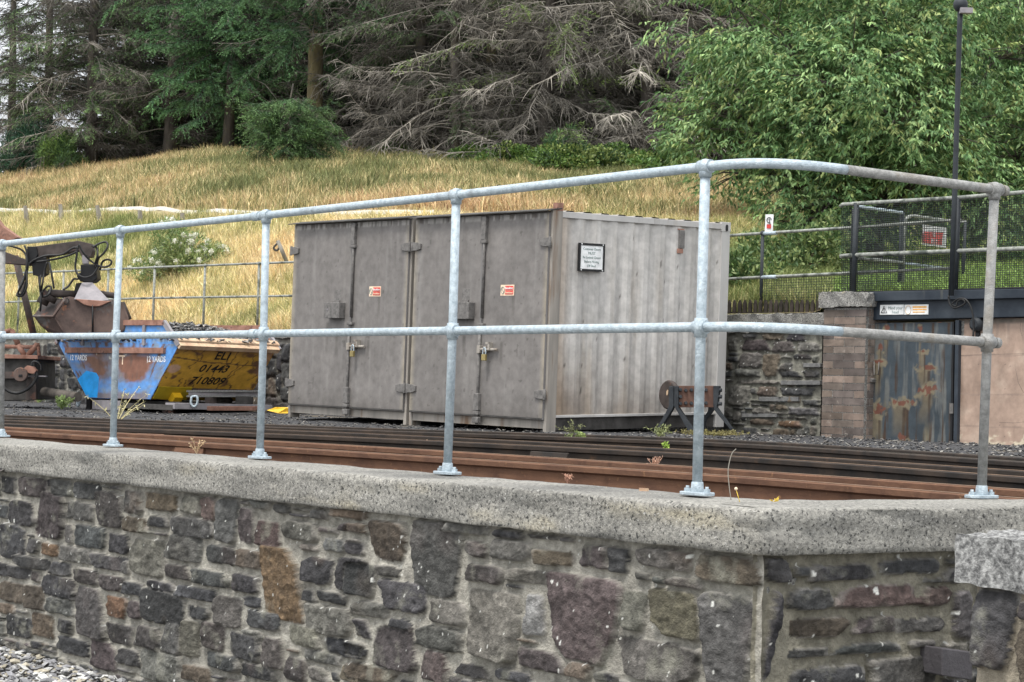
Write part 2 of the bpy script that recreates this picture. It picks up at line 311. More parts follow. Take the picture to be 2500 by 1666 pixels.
def stone_panel(name, O, U, ulen, vlen, stones, res, m, parent, seed=0, cell=.035, wr=(3, 9), hr=(2, 4), relief=.028, gap=.008, mortar=(.31, .295, .255), cols='ddgdgplbdg', W=Vector((0, 0, 1)), rough=1., rim=.5, skip=None):
    """height-field of individual stones set in mortar.  O lower-left corner, U along, W up"""
    rng = np.random.default_rng(seed); Nn = U.cross(W).normalized()
    if Nn.dot(CAMP - O) < 0: Nn = -Nn
    nu, nv = int(ulen / res) + 1, int(vlen / res) + 1
    u = np.linspace(0, ulen, nu); v = np.linspace(0, vlen, nv); UU, VV = np.meshgrid(u, v)
    H = ((fbm(UU * 9, VV * 9, seed) - .5) * .016 + (fbm(UU * 45, VV * 45, seed + 2, 3) - .44) * .008) * rough; col = np.ones((nv, nu, 3)) * np.array(mortar) * ((.55 + .9 * fbm(UU * 3, VV * 3, seed + 9)) * (.7 + .65 * fbm(UU * 60, VV * 60, seed + 29, 3)))[..., None]
    occ = np.zeros((int(vlen / cell), int(ulen / cell)), bool)
    for s in stones:
        occ[max(0, int((s[1] - s[3]) / cell)):int((s[1] + s[3]) / cell) + 1, max(0, int((s[0] - s[2]) / cell)):int((s[0] + s[2]) / cell) + 1] = True
    allst = list(stones) + [(a, b, c_, d_, cols[rng.integers(len(cols))]) for a, b, c_, d_ in pack(ulen, vlen, cell, occ, rng, wr, hr)]
    n1 = (fbm(UU * 14, VV * 14, seed + 3) - .47); n2 = (fbm(UU * 32 + 5, VV * 32, seed + 4, 3) - .44)
    fac = fbm(UU * 7, VV * 11, seed + 5); streak = fbm(UU * 30, VV * 60, seed + 6, 3)
    for k_, (cu, cv, a, b, c_) in enumerate(allst):
        i0, i1 = np.searchsorted(u, [cu - a * 1.25, cu + a * 1.25]); j0, j1 = np.searchsorted(v, [cv - b * 1.25, cv + b * 1.25])
        if i1 <= i0 or j1 <= j0: continue
        sl = (slice(j0, j1), slice(i0, i1)); x = UU[sl] - cu; y = VV[sl] - cv
        th = rng.normal(0, .05); sk = rng.normal(0, .13); x = x + y * sk; tap = 1 + rng.normal(0, .10) * (y / b)
        gp = .001 if k_ < len(stones) else gap * .8; A = (a - gp) * tap; B = b - gp; p = rng.uniform(5, 12)
        rr = (np.abs(x / A) ** p + np.abs(y / B) ** p) ** (1 / p)
        # cut corners
        for _ in range(3):
            an = rng.uniform(0, 6.28); dd = np.cos(an) * x / A + np.sin(an) * y / B; rr = np.maximum(rr, dd / rng.uniform(1.04, 1.38))
        dist = (1 - rr) * min(a, b) + (n1[sl] * .014 + n2[sl] * .013) * min(1, a * b / .003 + .3) * (cell / .035)
        ins = dist > 0; dome = np.clip(dist / (.0045 * cell / .035), 0, 1) ** .45
        tilt = (rng.normal(0, .25) * x + rng.normal(0, .25) * y)
        cr_ = np.full(x.shape, 9.)
        for _ in range(5):
            an = rng.uniform(0, 6.28); cr_ = np.minimum(cr_, rng.uniform(.1, .75) * (1 - np.cos(an) * x / a - np.sin(an) * y / b))
        facet = np.clip(cr_, 0, .6) + np.round(fac[sl] * 7 + n2[sl]) / 7 * .45
        h = relief * (.25 + rng.uniform(.2, .7)) * dome + tilt * .3 * dome + (facet * relief * .9 + n2[sl] * .013 + (streak[sl] - .45) * .011) * rough * dome
        H[sl] = np.where(ins, h, H[sl])
        base = np.array(PAL[c_]) * rng.uniform(.75, 1.25) * (1 + rng.normal(0, .02, 3))
        fine = fbm(UU[sl] * 90 + cu * 7, VV[sl] * 70, seed + 21, 3); var = ((.45 + 1.0 * fac[sl]) * (.55 + .95 * fine) * (1 + .9 * np.clip(streak[sl] - .56, 0, 1) * 4))[..., None] * base
        sec = np.array(PAL['bplrgo'[rng.integers(6)]]); mx = (np.clip((fbm(UU[sl] * 5 + cu * 31, VV[sl] * 5, seed + 17, 3) - .52) * 5, 0, 1) * rng.uniform(0, .5))[..., None]
        var = var * (1 - mx) + sec * mx
        rm = (np.clip(1 - dist / .006, 0, 1) * rim * np.clip(n1[sl] * 8 + .5, 0, 1))[..., None]
        var = var * (1 - rm) + np.array((.4, .38, .34)) * rm
        col[sl] = np.where(ins[..., None], var, col[sl])
    # lichen dots
    for _ in range(int(ulen * vlen * 90)):
        cu, cv, r_ = rng.uniform(0, ulen), rng.uniform(0, vlen), rng.uniform(.002, .0045) * (rng.random() ** 1.5 + .6)
        i0, i1 = np.searchsorted(u, [cu - r_ * 1.5, cu + r_ * 1.5]); j0, j1 = np.searchsorted(v, [cv - r_ * 2, cv + r_ * 2]); sl = (slice(j0, j1), slice(i0, i1))
        ok = ((UU[sl] - cu) ** 2 + ((VV[sl] - cv) / 1.3) ** 2 < (r_ * (.6 + n2[sl] * 2 + .3)) ** 2)
        col[sl] = np.where(ok[..., None], np.array((.62, .62, .58)), col[sl])
    Oa, Ua, Wa, Na = (np.array(q) for q in (O, U, W, Nn))
    V = Oa + UU[..., None] * Ua + VV[..., None] * Wa + H[..., None] * Na
    idx = np.arange(nu * nv).reshape(nv, nu)
    q = np.stack([idx[:-1, :-1], idx[:-1, 1:], idx[1:, 1:], idx[1:, :-1]], -1).reshape(-1, 4)
    if skip is not None:
        cen = ((UU[:-1, :-1] + res / 2).ravel(), (VV[:-1, :-1] + res / 2).ravel()); q = q[~skip(*cen)]
    if Ua.dot(np.cross(Wa, Na)) < 0: q = q[:, ::-1]
    return npmesh(name, V.reshape(-1, 3), q, m, parent, col.reshape(-1, 3), smooth=True)

# ---------------------------------------------------------------- near retaining wall
CT = EYE - .326; CTH = .141                    # coping top and thickness
K1 = onz(1852, 1244, CT)
d1 = (K1 - onz(0, 1083, CT)).normalized(); n1v = Vector((-d1.y, d1.x, 0))     # leg 1: along, inward
d2 = (onz(2372, 1239, CT) - K1).normalized(); n2v = Vector((-d2.y, d2.x, 0))
GRAV = EYE - 1.39
wall = thing('retaining_wall', 'near rubble stone retaining wall with thick weathered concrete coping under the silver handrail', 'wall', (K1.x, K1.y, GRAV))
def cope_strip():
    """coping as a subdivided, slightly uneven sweep round the corner"""
    path = []; L1, L2 = 11.0, 2.0
    s = -L1
    while s < -.02: path.append((K1 + d1 * s, n1v, 1.)); s += .04
    miter = (n1v + n2v).normalized(); sc = 1 / max(.3, miter.dot(n1v))
    path.append((K1.copy(), miter, sc)); s = .04
    while s < L2: path.append((K1 + d2 * s, n2v, 1.)); s += .04
    prof = [(.455, 0), (.45, .45), (.445, .98), (.42, 1), (.30, 1), (.2, 1), (.1, 1), (.018, 1), (.006, .98), (0, .93), (-.001, .75), (0, .6), (.001, .45), (0, .3), (.0, .15), (.0, .03), (.005, 0), (.1, 0)]
    V = []; 
    for i, (p, nn, sc) in enumerate(path):
        for k, (a, h) in enumerate(prof):
            j = (vn(np.array(i * .31), np.array(k * .9), 5) - .5) * .012 + (vn(np.array(i * 1.3), np.array(k * 1.7), 6) - .5) * .006
            q = p + nn * (a * sc + j); z = CT - CTH + h * CTH + (vn(np.array(i * .23), np.array(k * .6), 8) - .5) * .007 + (.0 if 3 <= k <= 7 else j * .25)
            V.append((q.x, q.y, z))
    n = len(prof); Fc = [(i * n + k, (i + 1) * n + k, (i + 1) * n + (k + 1) % n, i * n + (k + 1) % n) for i in range(len(path) - 1) for k in range(n)]
    A = np.arange(len(path))[:, None] * .04; Kk = np.arange(n)[None] * np.ones_like(A); A = A * np.ones_like(Kk)
    c = np.ones(A.shape + (3,)) * np.array((.26, .254, .236)); c *= (.7 + .65 * fbm(A * 2.2, Kk * .28, 3))[..., None]
    c = lay(c, (.13, .13, .125), (fbm(A * 3 + 9, Kk * .2, 5) - .5) * 5 * .7); c = lay(c, (.36, .33, .26), (fbm(A * 2.6 + 4, Kk * .22, 7) - .60) * 8 * (Kk > 9) * .8)
    return npmesh('coping', V, Fc, 'copingc', wall, c.reshape(-1, 3), smooth=True)
cope_strip()
INS = .045; WT = CT - CTH + .004
WP1 = K1 + n1v * INS + d2 * 0.0                    # wall corner (set in from the coping)
WC = K1 + (n1v + n2v).normalized() * (INS / max(.3, (n1v + n2v).normalized().dot(n1v))); WC.z = 0
A_ = [(15,385,100,485,'d'),(120,390,285,505,'p'),(215,470,385,745,'p'),(320,400,430,500,'g'),(435,420,590,520,'d'),(385,530,550,640,'g'),(560,470,715,680,'p'),(60,520,205,670,'d'),(0,545,62,625,'d'),(22,660,158,865,'d'),(165,740,235,830,'g'),(258,768,348,845,'o'),(385,660,425,770,'g'),(430,665,615,800,'d'),(625,715,755,830,'d'),(125,845,300,920,'d'),(355,790,530,880,'g'),(540,835,740,925,'g'),(300,875,415,955,'d'),(0,880,60,960,'d'),(65,900,185,975,'d'),(190,930,238,990,'p'),(240,955,450,1080,'d'),(440,915,575,1005,'p'),(585,950,712,1045,'p'),(765,740,955,960,'l'),(715,870,750,945,'g'),(0,990,160,1110,'b'),(165,1010,265,1150,'b'),(285,1080,430,1180,'g'),(440,1020,610,1310,'g'),(0,1110,95,1180,'b'),(50,1185,195,1310,'d'),(195,1170,320,1310,'b'),(340,1200,425,1290,'d'),(622,1070,738,1200,'o'),(755,1095,822,1205,'p'),(825,1035,1070,1235,'d'),(725,990,830,1070,'d'),(870,985,1015,1045,'d'),(960,890,1100,975,'p'),(1025,1020,1255,1095,'d'),(1110,920,1305,1015,'d'),(985,720,1170,875,'g'),(720,615,865,710,'b'),(870,610,980,680,'d'),(990,620,1245,740,'g'),(850,480,1035,585,'b'),(715,465,830,600,'g'),(1050,490,1170,600,'l'),(1170,500,1265,640,'r'),(1265,510,1375,770,'g'),(1380,560,1470,770,'p'),(1490,640,1615,790,'r'),(1630,640,1830,755,'l'),(1450,520,1560,575,'g'),(1590,540,1680,600,'g'),(1195,780,1370,890,'d'),(1375,805,1540,915,'b'),(1520,790,1740,1215,'o'),(1745,845,1925,1005,'d'),(1945,845,2119,1050,'d'),(1870,740,2000,820,'g'),(2005,745,2100,835,'l'),(1975,650,2119,710,'d'),(1840,675,1945,710,'g'),(1735,770,1835,815,'l'),(1930,570,2119,630,'b'),(1345,945,1500,1055,'d'),(1415,1070,1510,1140,'d'),(1245,1070,1395,1255,'l'),(1080,1130,1210,1205,'d'),(1430,1160,1620,1265,'d'),(1755,1030,1825,1105,'d'),(1840,1045,2010,1115,'d'),(1770,1130,2040,1300,'l'),(2060,1200,2119,1310,'p'),(1665,1240,1850,1365,'l'),(1400,1265,1520,1320,'l'),(625,1230,770,1350,'p'),(785,1240,935,1375,'p'),(940,1220,1050,1400,'g'),(1060,1210,1170,1425,'l'),(1175,1220,1300,1385,'p'),(1325,1285,1510,1440,'d'),(1525,1310,1640,1490,'p'),(1875,1320,2119,1420,'d'),(1195,1405,1390,1500,'d'),(1410,1465,1600,1550,'d'),(1755,1390,1970,1460,'g'),(1650,1420,1775,1568,'p'),(1785,1480,1900,1568,'l'),(1970,1470,2119,1568,'b'),(540,1330,680,1500,'p'),(690,1375,815,1475,'d'),(820,1390,1050,1568,'l'),(1070,1470,1225,1568,'b'),(340,1310,520,1410,'d')]
B_ = [(135,640,345,870,'b'),(385,640,655,1080,'g'),(0,650,120,710,'b'),(0,760,95,835,'d'),(185,900,320,965,'g'),(0,880,165,1075,'d'),(210,985,465,1165,'d'),(25,1100,230,1190,'g'),(480,1090,680,1240,'l'),(690,755,815,850,'g'),(820,750,1060,870,'g'),(850,690,1020,740,'d'),(570,650,810,715,'l'),(685,890,900,1000,'p'),(925,920,1165,1000,'l'),(1090,805,1305,900,'b'),(1345,780,1505,910,'p'),(1512,790,1625,940,'d'),(1670,800,1985,920,'l'),(1655,935,1750,985,'g'),(1760,955,1825,1000,'g'),(1840,965,2035,1025,'l'),(1170,950,1555,1455,'R'),(700,1040,985,1440,'L'),(1030,1050,1140,1305,'w'),(1590,1035,1720,1280,'l'),(1755,1035,2020,1310,'q'),(1570,1330,2020,1568,'l'),(405,1245,665,1385,'g'),(240,1200,385,1290,'d'),(55,1205,135,1315,'d'),(150,1250,405,1500,'p'),(425,1385,590,1568,'R'),(0,1350,120,1420,'d'),(0,1465,280,1568,'b'),(630,1460,810,1540,'d'),(840,1495,1080,1568,'d'),(1005,1380,1250,1500,'p'),(1275,1445,1410,1550,'b'),(1425,1505,1560,1568,'d')]
C1_ = [(160,705,575,900,'b'),(200,965,525,1590,'g')]
C2_ = [(590,715,745,895,'d'),(600,950,665,1590,'d'),(790,780,880,850,'d'),(915,770,1330,880,'d'),(1370,730,1780,835,'d'),(740,930,1040,1080,'d'),(1080,910,1630,1055,'r'),(1655,915,1850,1050,'r'),(745,1125,1160,1260,'b'),(1195,1115,1460,1235,'p'),(1490,1125,1800,1225,'g'),(750,1335,1010,1400,'d'),(1070,1300,1500,1370,'d'),(1570,1275,1740,1330,'g'),(750,1460,1260,1600,'d'),(1300,1390,1770,1600,'g'),(1860,930,1985,1270,'g')]
def to_uv(lst, ox, oy, sc, O, U, N_):
    out = []
    for x0, y0, x1, y1, c_ in lst:
        q = lambda X, Y: onplane(ox + X / sc, oy + Y / sc, O, N_) - O
        a, b = q(x0, (y0 + y1) / 2), q(x1, (y0 + y1) / 2); t, l = q((x0 + x1) / 2, y0), q((x0 + x1) / 2, y1)
        out.append(((a.dot(U) + b.dot(U)) / 2, (t.z + l.z) / 2, abs(b.dot(U) - a.dot(U)) / 2, abs(t.z - l.z) / 2, c_))
    return out
VL = WT - GRAV + .15; L1w = 8.2
O1 = WC - d1 * L1w; O1.z = GRAV - .15
st1 = to_uv(A_, 0, 1000, 2.354, O1, d1, n1v) + to_uv(B_, 850, 1000, 2.354, O1, d1, n1v) + to_uv(C1_, 1650, 1100, 2.768, O1, d1, n1v)
st1 = [s for s in st1 if s[0] + s[2] < L1w + .05 and s[0] > 0]
stone_panel('stonework', O1, d1, L1w + .022, VL, st1, .0058, 'stone', wall, seed=3, cell=.026, wr=(3, 7), hr=(1, 3), relief=.022)
O2 = WC - d2 * .016; O2.z = GRAV - .15
st2 = to_uv(C2_, 1650, 1100, 2.768, O2, d2, n2v)
stone_panel('end_stonework', O2, d2, 2.0, VL, st2, .0058, 'stone', wall, seed=8, cell=.03, wr=(3, 8), hr=(1, 2), relief=.022, mortar=(.225, .21, .165))
# body behind the faces
mb = MB(); q0 = O1 + n1v * .03; 
mb.prism([(q0.x, q0.y, GRAV - .2), ((WC + n1v * .04).x, (WC + n1v * .04).y, GRAV - .2), ((WC + d2 * 2 + n2v * .04).x, (WC + d2 * 2 + n2v * .04).y, GRAV - .2), ((WC + d2 * 2 + n2v * .38).x, (WC + d2 * 2 + n2v * .38).y, GRAV - .2), ((WC + (n1v + n2v) * .36).x, (WC + (n1v + n2v) * .36).y, GRAV - .2), ((O1 + n1v * .38).x, (O1 + n1v * .38).y, GRAV - .2)], (0, 0, WT - .006 - GRAV + .2))
mb.build('wall_core', 'coping', wall)
# second wall with its own cap, lower right
PA = at(2338, 1312, 5.38); PA.z = EYE - .345
pil = thing('stone_wall_end', 'stub of stone wall with a rough pale concrete cap, lower right corner nearest the viewer', 'wall', (PA.x, PA.y, GRAV))
def rough_block(name, P, ux, uy, L, D, H, m, parent, seed, amp=.008, res=.02, taper=.0):
    nx, ny, nz = int(L / res), int(D / res), int(H / res); V = []; Fc = []
    def face(o, a, b, na, nb):
        s0 = len(V)
        for j in range(nb + 1):
            for i in range(na + 1): V.append(o + a * (i / na) + b * (j / nb))
        for j in range(nb):
            for i in range(na): k = s0 + j * (na + 1) + i; Fc.append((k, k + 1, k + na + 2, k + na + 1))
    X, Y, Zv = ux * L, uy * D, Vector((0, 0, H))
    face(P, X, Zv, nx, nz); face(P + Y, -Zv * 0 + Zv, X, nz, nx); face(P + Zv, X, Y, nx, ny); face(P, Y, X, ny, nx); face(P, Zv, Y, nz, ny); face(P + X, Y, Zv, ny, nz)
    V = np.array([tuple(v) for v in V]); c0 = np.array(P + X / 2 + Y / 2 + Zv / 2)
    def dn(s): return (vn(V[:, 0] * 31 + V[:, 2] * 17, V[:, 1] * 29 - V[:, 2] * 23, seed + s) - .5) * 2
    V = V + np.stack([dn(0), dn(1), dn(2)], 1) * amp + np.stack([(vn(V[:, 0] * 9 + V[:, 2] * 7, V[:, 1] * 9 - V[:, 2] * 11, seed + s) - .5) for s in (5, 6, 7)], 1) * amp * 2
    return npmesh(name, V, Fc, m, parent, smooth=True)
rough_block('cap', PA - Vector((0, 0, .14)), d1, n1v, 1.0, .42, .14, 'capstone', pil, 3)
PO = PA + n1v * .03 + d1 * .05; PO.z = GRAV - .1
C3_ = [(2005, 935, 2300, 1490, 'd')]
stone_panel('stonework', PO, d1, .95, PA.z - .14 - GRAV + .1, to_uv(C3_, 1650, 1100, 2.768, PO, d1, n1v), .006, 'stone', pil, seed=21, cell=.034, wr=(3, 8), hr=(2, 5), mortar=(.25, .22, .17))
MB().prism([tuple(PO + n1v * .01), tuple(PO + d1 * .95 + n1v * .01), tuple(PO + d1 * .95 + n1v * .36), tuple(PO + n1v * .36)], (0, 0, PA.z - .14 - GRAV + .1)).build('wall_core', 'coping', pil)
sb = onplane(2300, 1583, WC - n2v * .02, n2v)
mb = MB(); q = [onplane(x, y, WC - n2v * .10, n2v) for x, y in ((2300, 1650), (2375, 1662), (2374, 1592), (2300, 1583))]
mb.prism(q, n2v * .11); props(mb.build('slate_block', 'slate', None, .004), 'small smooth dark slate block projecting from the wall beside the lower right stub', 'stone')

# ================================================================ grounds
# (big lower ground, upper yard, terrain)
def sheet(name, P, m, kind='structure'):
    o = MB().add(P, [tuple(range(len(P)))]).build(name, m); o['kind'] = kind; return o
sheet('ground', [(-600, -300, GRAV - .03), (600, -300, GRAV - .03), (600, 900, GRAV - .03), (-600, 900, GRAV - .03)], 'earth')
WD = Vector((.681, -.733, 0)).normalized(); WN = Vector((-WD.y, WD.x, 0)); W0 = Vector((2.9, 24.8, 0))     # far wall line
def wpx(px, py, off=0.): return onplane(px, py, W0 + WN * off, WN)
def yardz(x, y):
    b = (np.asarray(x) - K1.x) * n1v.x + (np.asarray(y) - K1.y) * n1v.y
    return -.055 + np.clip((b - 4) / 8, 0, 1) * .06
def yard():
    nu, nv = 260, 170
    a = np.linspace(-32, 12, nu); bb = np.concatenate([np.linspace(.05, 1, 8)[:-1], np.linspace(1, 24, nv)]); AA, BB = np.meshgrid(a, bb)
    # front edge follows the wall line, back edge follows the far wall line
    x = K1.x + d1.x * AA + n1v.x * BB; y = K1.y + d1.y * AA + n1v.y * BB
    s = (x - W0.x) * WN.x + (y - W0.y) * WN.y
    over = np.clip(s - .25, 0, None); x = x - WN.x * over; y = y - WN.y * over
    e = (x - K1.x) * n2v.x + (y - K1.y) * n2v.y; under = np.clip(.1 - e, 0, None); x = x + n2v.x * under; y = y + n2v.y * under
    z = yardz(x, y) + (fbm(x * 1.3, y * 1.3, 3) - .47) * .05 + (fbm(x * 7, y * 7, 9, 3) - .44) * .03
    for (px, py, r_, h_) in ((430, 1003, 1.0, .16), (560, 1010, .8, .06), (900, 1030, 1.0, .05), (2150, 1070, 1.0, .05)):
        g_ = onz(px, py, 0.); z = z + h_ * np.exp(-((x - g_.x) ** 2 + (y - g_.y) ** 2) / r_ ** 2 * 2)
    idx = np.arange(x.size).reshape(x.shape); q = np.stack([idx[:-1, :-1], idx[:-1, 1:], idx[1:, 1:], idx[1:, :-1]], -1).reshape(-1, 4)
    o = npmesh('yard_ground', np.stack([x, y, z], -1).reshape(-1, 3), q, 'ballast', smooth=True); o['kind'] = 'structure'
yard()
def pebbles(name, n, gen, size, m, cols, seed, label):
    rng = np.random.default_rng(seed); P = gen(rng, n); n = len(P)
    base = np.array([(1, 0, 0), (-1, 0, 0), (0, 1, 0), (0, -1, 0), (0, 0, 1), (0, 0, -1), (.65, .65, .5), (-.6, .6, .55), (-.6, -.65, .5), (.65, -.6, .45)], float)
    fc = np.array([(0, 6, 4), (6, 2, 4), (2, 7, 4), (7, 1, 4), (1, 8, 4), (8, 3, 4), (3, 9, 4), (9, 0, 4), (0, 2, 6), (2, 1, 7), (1, 3, 8), (3, 0, 9), (2, 0, 5), (1, 2, 5), (3, 1, 5), (0, 3, 5)])
    s = size * rng.uniform(.45, 1.15, (n, 1)) * np.stack([rng.uniform(.7, 1.3, n), rng.uniform(.5, .9, n), rng.uniform(.3, .6, n)], 1)
    V = base[None] * (1 + rng.normal(0, .16, (n, 10, 1))) * s[:, None]
    an = rng.uniform(0, 6.28, n); ca, sa = np.cos(an)[:, None], np.sin(an)[:, None]; tl = rng.normal(0, .3, n)[:, None]
    x = V[..., 0] * ca - V[..., 1] * sa; y = V[..., 0] * sa + V[..., 1] * ca; z = V[..., 2] + x * tl
    V = np.stack([x, y, z], -1) + P[:, None]
    cc = np.array(cols)[rng.integers(len(cols), size=n)] * rng.uniform(.7, 1.25, (n, 1))
    o = npmesh(name, V.reshape(-1, 3), (fc[None] + (np.arange(n) * 10)[:, None, None]).reshape(-1, 3), m, None, np.repeat(cc, 10, 0))
    props(o, label, 'gravel', kind='stuff')
def g1(rng, n):
    a = rng.uniform(-9, -.5, n); b = -rng.uniform(-.06, 3.6, n) ; b = np.minimum(b, .05)
    x = K1.x + d1.x * a + n1v.x * b; y = K1.y + d1.y * a + n1v.y * b
    k = (x / y > -.32) & (x / y < -.12) & (y > 6); x, y, b = x[k], y[k], b[k]
    return np.stack([x, y, GRAV + rng.uniform(-.02, .012, len(x)) + (vn(x * 2, y * 2, 4)) * .03], 1)
pebbles('gravel', 34000, g1, .030, 'pebble', [(.30, .30, .30), (.22, .22, .23), (.40, .40, .39), (.16, .16, .165), (.36, .33, .26), (.48, .48, .46)], 5, 'loose grey gravel along the foot of the near stone wall')
def g2(rng, n):
    px = rng.uniform(-100, 2600, n); py = rng.uniform(985, 1130, n); P = []
    for a, b in zip(px, py):
        p = onz(a, b, 0.)
        if (p - W0).dot(WN) < .1 and p.y < 45: P.append((p.x, p.y, float(yardz(p.x, p.y)) + .012))
    return np.array(P)
pebbles('ballast_stones', 15000, g2, .024, 'pebble', [(.05, .05, .052), (.09, .09, .09), (.03, .03, .032), (.14, .13, .12), (.22, .21, .19)], 6, 'dark gritty ballast stones scattered over the yard between the tracks')

# ================================================================ handrail
hr = thing('handrail', 'silver galvanised tubular handrail bending round the corner of the near wall', 'handrail', (K1.x, K1.y, CT))
P0 = Vector((-2.888, 11.124, CT)); dr = Vector((math.cos(-.906), math.sin(-.906), 0)); SP = 1.43
PB = [P0 + dr * SP * i for i in range(5)] + [Vector((1.691, 6.987, CT))]
tp = [(6, 596), (294, 562.6), (650, 526), (1114, 476.5), (1722.5, 407.6), (2428.5, 463)]
md = [(4, 822), (283, 820.6), (643.5, 815), (1105, 808), (1711, 799), (2410, 836)]
bs = [(3, 1066), (276, 1085), (634, 1117), (1092, 1157), (1701.7, 1211), (2396, 1225)]
TOPS = [at(*t, p.y) for t, p in zip(tp, PB)]; MIDS = [at(*t, p.y) for t, p in zip(md, PB)]; BASE = [at(*t, p.y) for t, p in zip(bs, PB)]
for i in range(6):
    m_ = 'galvold' if i in (0, 5) else 'galv'
    BASE[i].z = CT + .004; t, mm, b = TOPS[i], MIDS[i], BASE[i]
    po = MB().tube([b, mm, t], .0172, 16).build('post', m_, hr)
    dirr = dr if i < 5 else (TOPS[5] - (K1 + n1v * .4)).normalized() * 0 + d2
    fl = MB(); X, Y = d2 if i == 5 else dr, Vector((-dr.y, dr.x, 0)) if i < 5 else Vector((-d2.y, d2.x, 0))
    ring = [b + X * .066 * math.copysign(abs(math.cos(a)) ** .6, math.cos(a)) + Y * .04 * math.copysign(abs(math.sin(a)) ** .8, math.sin(a)) for a in [2 * math.pi * k / 24 for k in range(24)]]
    fl.prism(ring, (0, 0, .011)); fl.tube([b + Vector((0, 0, .008)), b + Vector((0, 0, .045))], [.0235, .020], 16)
    f_ = fl.build('base_flange', 'galv', po, .002)
    for s in (-1, 1): MB().tube([b + X * .047 * s + Vector((0, 0, .010)), b + X * .047 * s + Vector((0, 0, .022))], .0115, 6, smooth=False).tube([b + X * .047 * s + Vector((0, 0, .02)), b + X * .047 * s + Vector((0, 0, .03))], .006, 8).build('bolt', 'galv', po)
    for q, rr in ((t, .0275), (mm, .0255)):
        nb = (TOPS[min(i + 1, 4)] - TOPS[max(i - 1, 0)]).normalized() if i < 5 else (TOPS[5] - TOPS[4]).normalized()
        if i == 5: nb = (d2 + Vector((0, 0, 0))).normalized()
        c_ = MB().ball(q, rr, 8).tube([q - nb * .027, q + nb * .027], [.0235, .0235], 14)
        if q is mm: c_.tube([q - Vector((0, 0, .034)), q + Vector((0, 0, .03))], .0225, 14)
        else: c_.tube([q - Vector((0, 0, .036)), q], .0215, 14)
        c_.build('clamp', 'galv' if i < 5 else 'galvold', po)
def railpath(T, off):
    """straight run, smooth bend, straight run to the end post"""
    a = T[4]; b = T[5]; e = (T[4] - T[3]).normalized(); h = (T[5] - (T[4] + e * .28)).normalized()
    c = a + e * .30
    P = T[:5] + [a + e * .06]
    p0, p2 = a + e * .06, c + (b - c).normalized() * .34
    for k in range(1, 13):
        s = k / 12; P.append(p0 * (1 - s) ** 2 + c * 2 * s * (1 - s) + p2 * s * s)
    P += [b, b + (b - c).normalized() * .052]
    return [T[0] + (T[0] - T[1]) * 1.0] + P
for nm, T in (('top_rail', TOPS), ('mid_rail', MIDS)):
    P = railpath(T, 0); P2 = [P[0]]
    o = MB().tube(P[:-2], .0168, 18, caps=True).build(nm, 'galv', hr)
    MB().tube([P[-3] , P[-2], P[-1]], .0169, 18).tube([P[-1] - (P[-1] - P[-2]).normalized() * .014, P[-1] + (P[-1] - P[-2]).normalized() * .006], .0195, 14).build('rail_end', 'galvold', hr)
    s = T[2] + (T[1] - T[2]).normalized() * .055; MB().tube([s, s + (T[1] - T[2]).normalized() * .055], .0212, 16).build('sleeve', 'galv', o)

# ================================================================ tracks
RZ = EYE - .34
def rail_profile():
    return [(-.04, 0), (.04, 0), (.04, .009), (.008, .02), (.007, .095), (.026, .105), (.027, .128), (.02, .134), (-.02, .134), (-.027, .128), (-.026, .105), (-.007, .095), (-.008, .02), (-.04, .009)]
def rail(pxs, m, mt, parent):
    K = [onz(px, py, RZ) for px, py in pxs]
    P = catmull([K[0] + (K[0] - K[1]) * .25] + K + [K[-1] + (K[-1] - K[-2]) * .22], 10)
    prof = rail_profile(); n = len(prof); V = []
    for i, p in enumerate(P):
        t = (P[min(i + 1, len(P) - 1)] - P[max(i - 1, 0)]).normalized(); s = Vector((-t.y, t.x, 0))
        V += [p + s * a + Vector((0, 0, h - .134)) for a, h in prof]
    Fc = [(i * n + k, i * n + (k + 1) % n, (i + 1) * n + (k + 1) % n, (i + 1) * n + k) for i in range(len(P) - 1) for k in range(n)]
    ro = npmesh('rail', [tuple(v) for v in V], Fc, m, parent)
    V2 = []
    for i, p in enumerate(P):
        t = (P[min(i + 1, len(P) - 1)] - P[max(i - 1, 0)]).normalized(); s = Vector((-t.y, t.x, 0)); V2 += [p + s * .019 + Vector((0, 0, .0015)), p - s * .019 + Vector((0, 0, .0015))]
    npmesh('rail_table', [tuple(v) for v in V2], [(i * 2, i * 2 + 1, i * 2 + 3, i * 2 + 2) for i in range(len(P) - 1)], mt, ro)
    return P
SLP = None
def track(label, near, far, m, mt):
    global SLP
    k0 = onz(*near[1], RZ); t = thing('railway_track', label, 'track', (k0.x, k0.y, RZ - .16))
    Pn = rail(near, m, mt, t); Pf = rail(far, m, mt, t)
    s = 0
    for i in range(0, len(Pn) - 1, 1):
        a, b = Pn[i], min(Pf, key=lambda q: (q - Pn[i]).length)
        if i and (Pn[i] - last).length < .62: continue
        last = Pn[i]; e = (b - a).normalized(); f = Vector((-e.y, e.x, 0)); a2, b2 = a - e * .2, b + e * .2
        z = Vector((0, 0, -.136))
        MB().prism([a2 + f * .09 + z, b2 + f * .09 + z, b2 - f * .09 + z, a2 - f * .09 + z], (0, 0, -.10)).build('sleeper', 'wood', t)
    return t, Pn, Pf
tA = track('nearest track of orange rusty rails just behind the handrail', [(0, 1051), (850, 1102), (1750, 1160), (2500, 1217)], [(0, 1042), (850, 1087), (1750, 1144), (2500, 1196)], 'rust', 'rustw')
tB = track('middle track of dark brown rails beyond the orange rusty one', [(0, 1034), (850, 1067), (1750, 1112), (2500, 1165)], [(0, 1026), (850, 1057), (1750, 1102), (2500, 1150)], 'rustd', 'rustw')
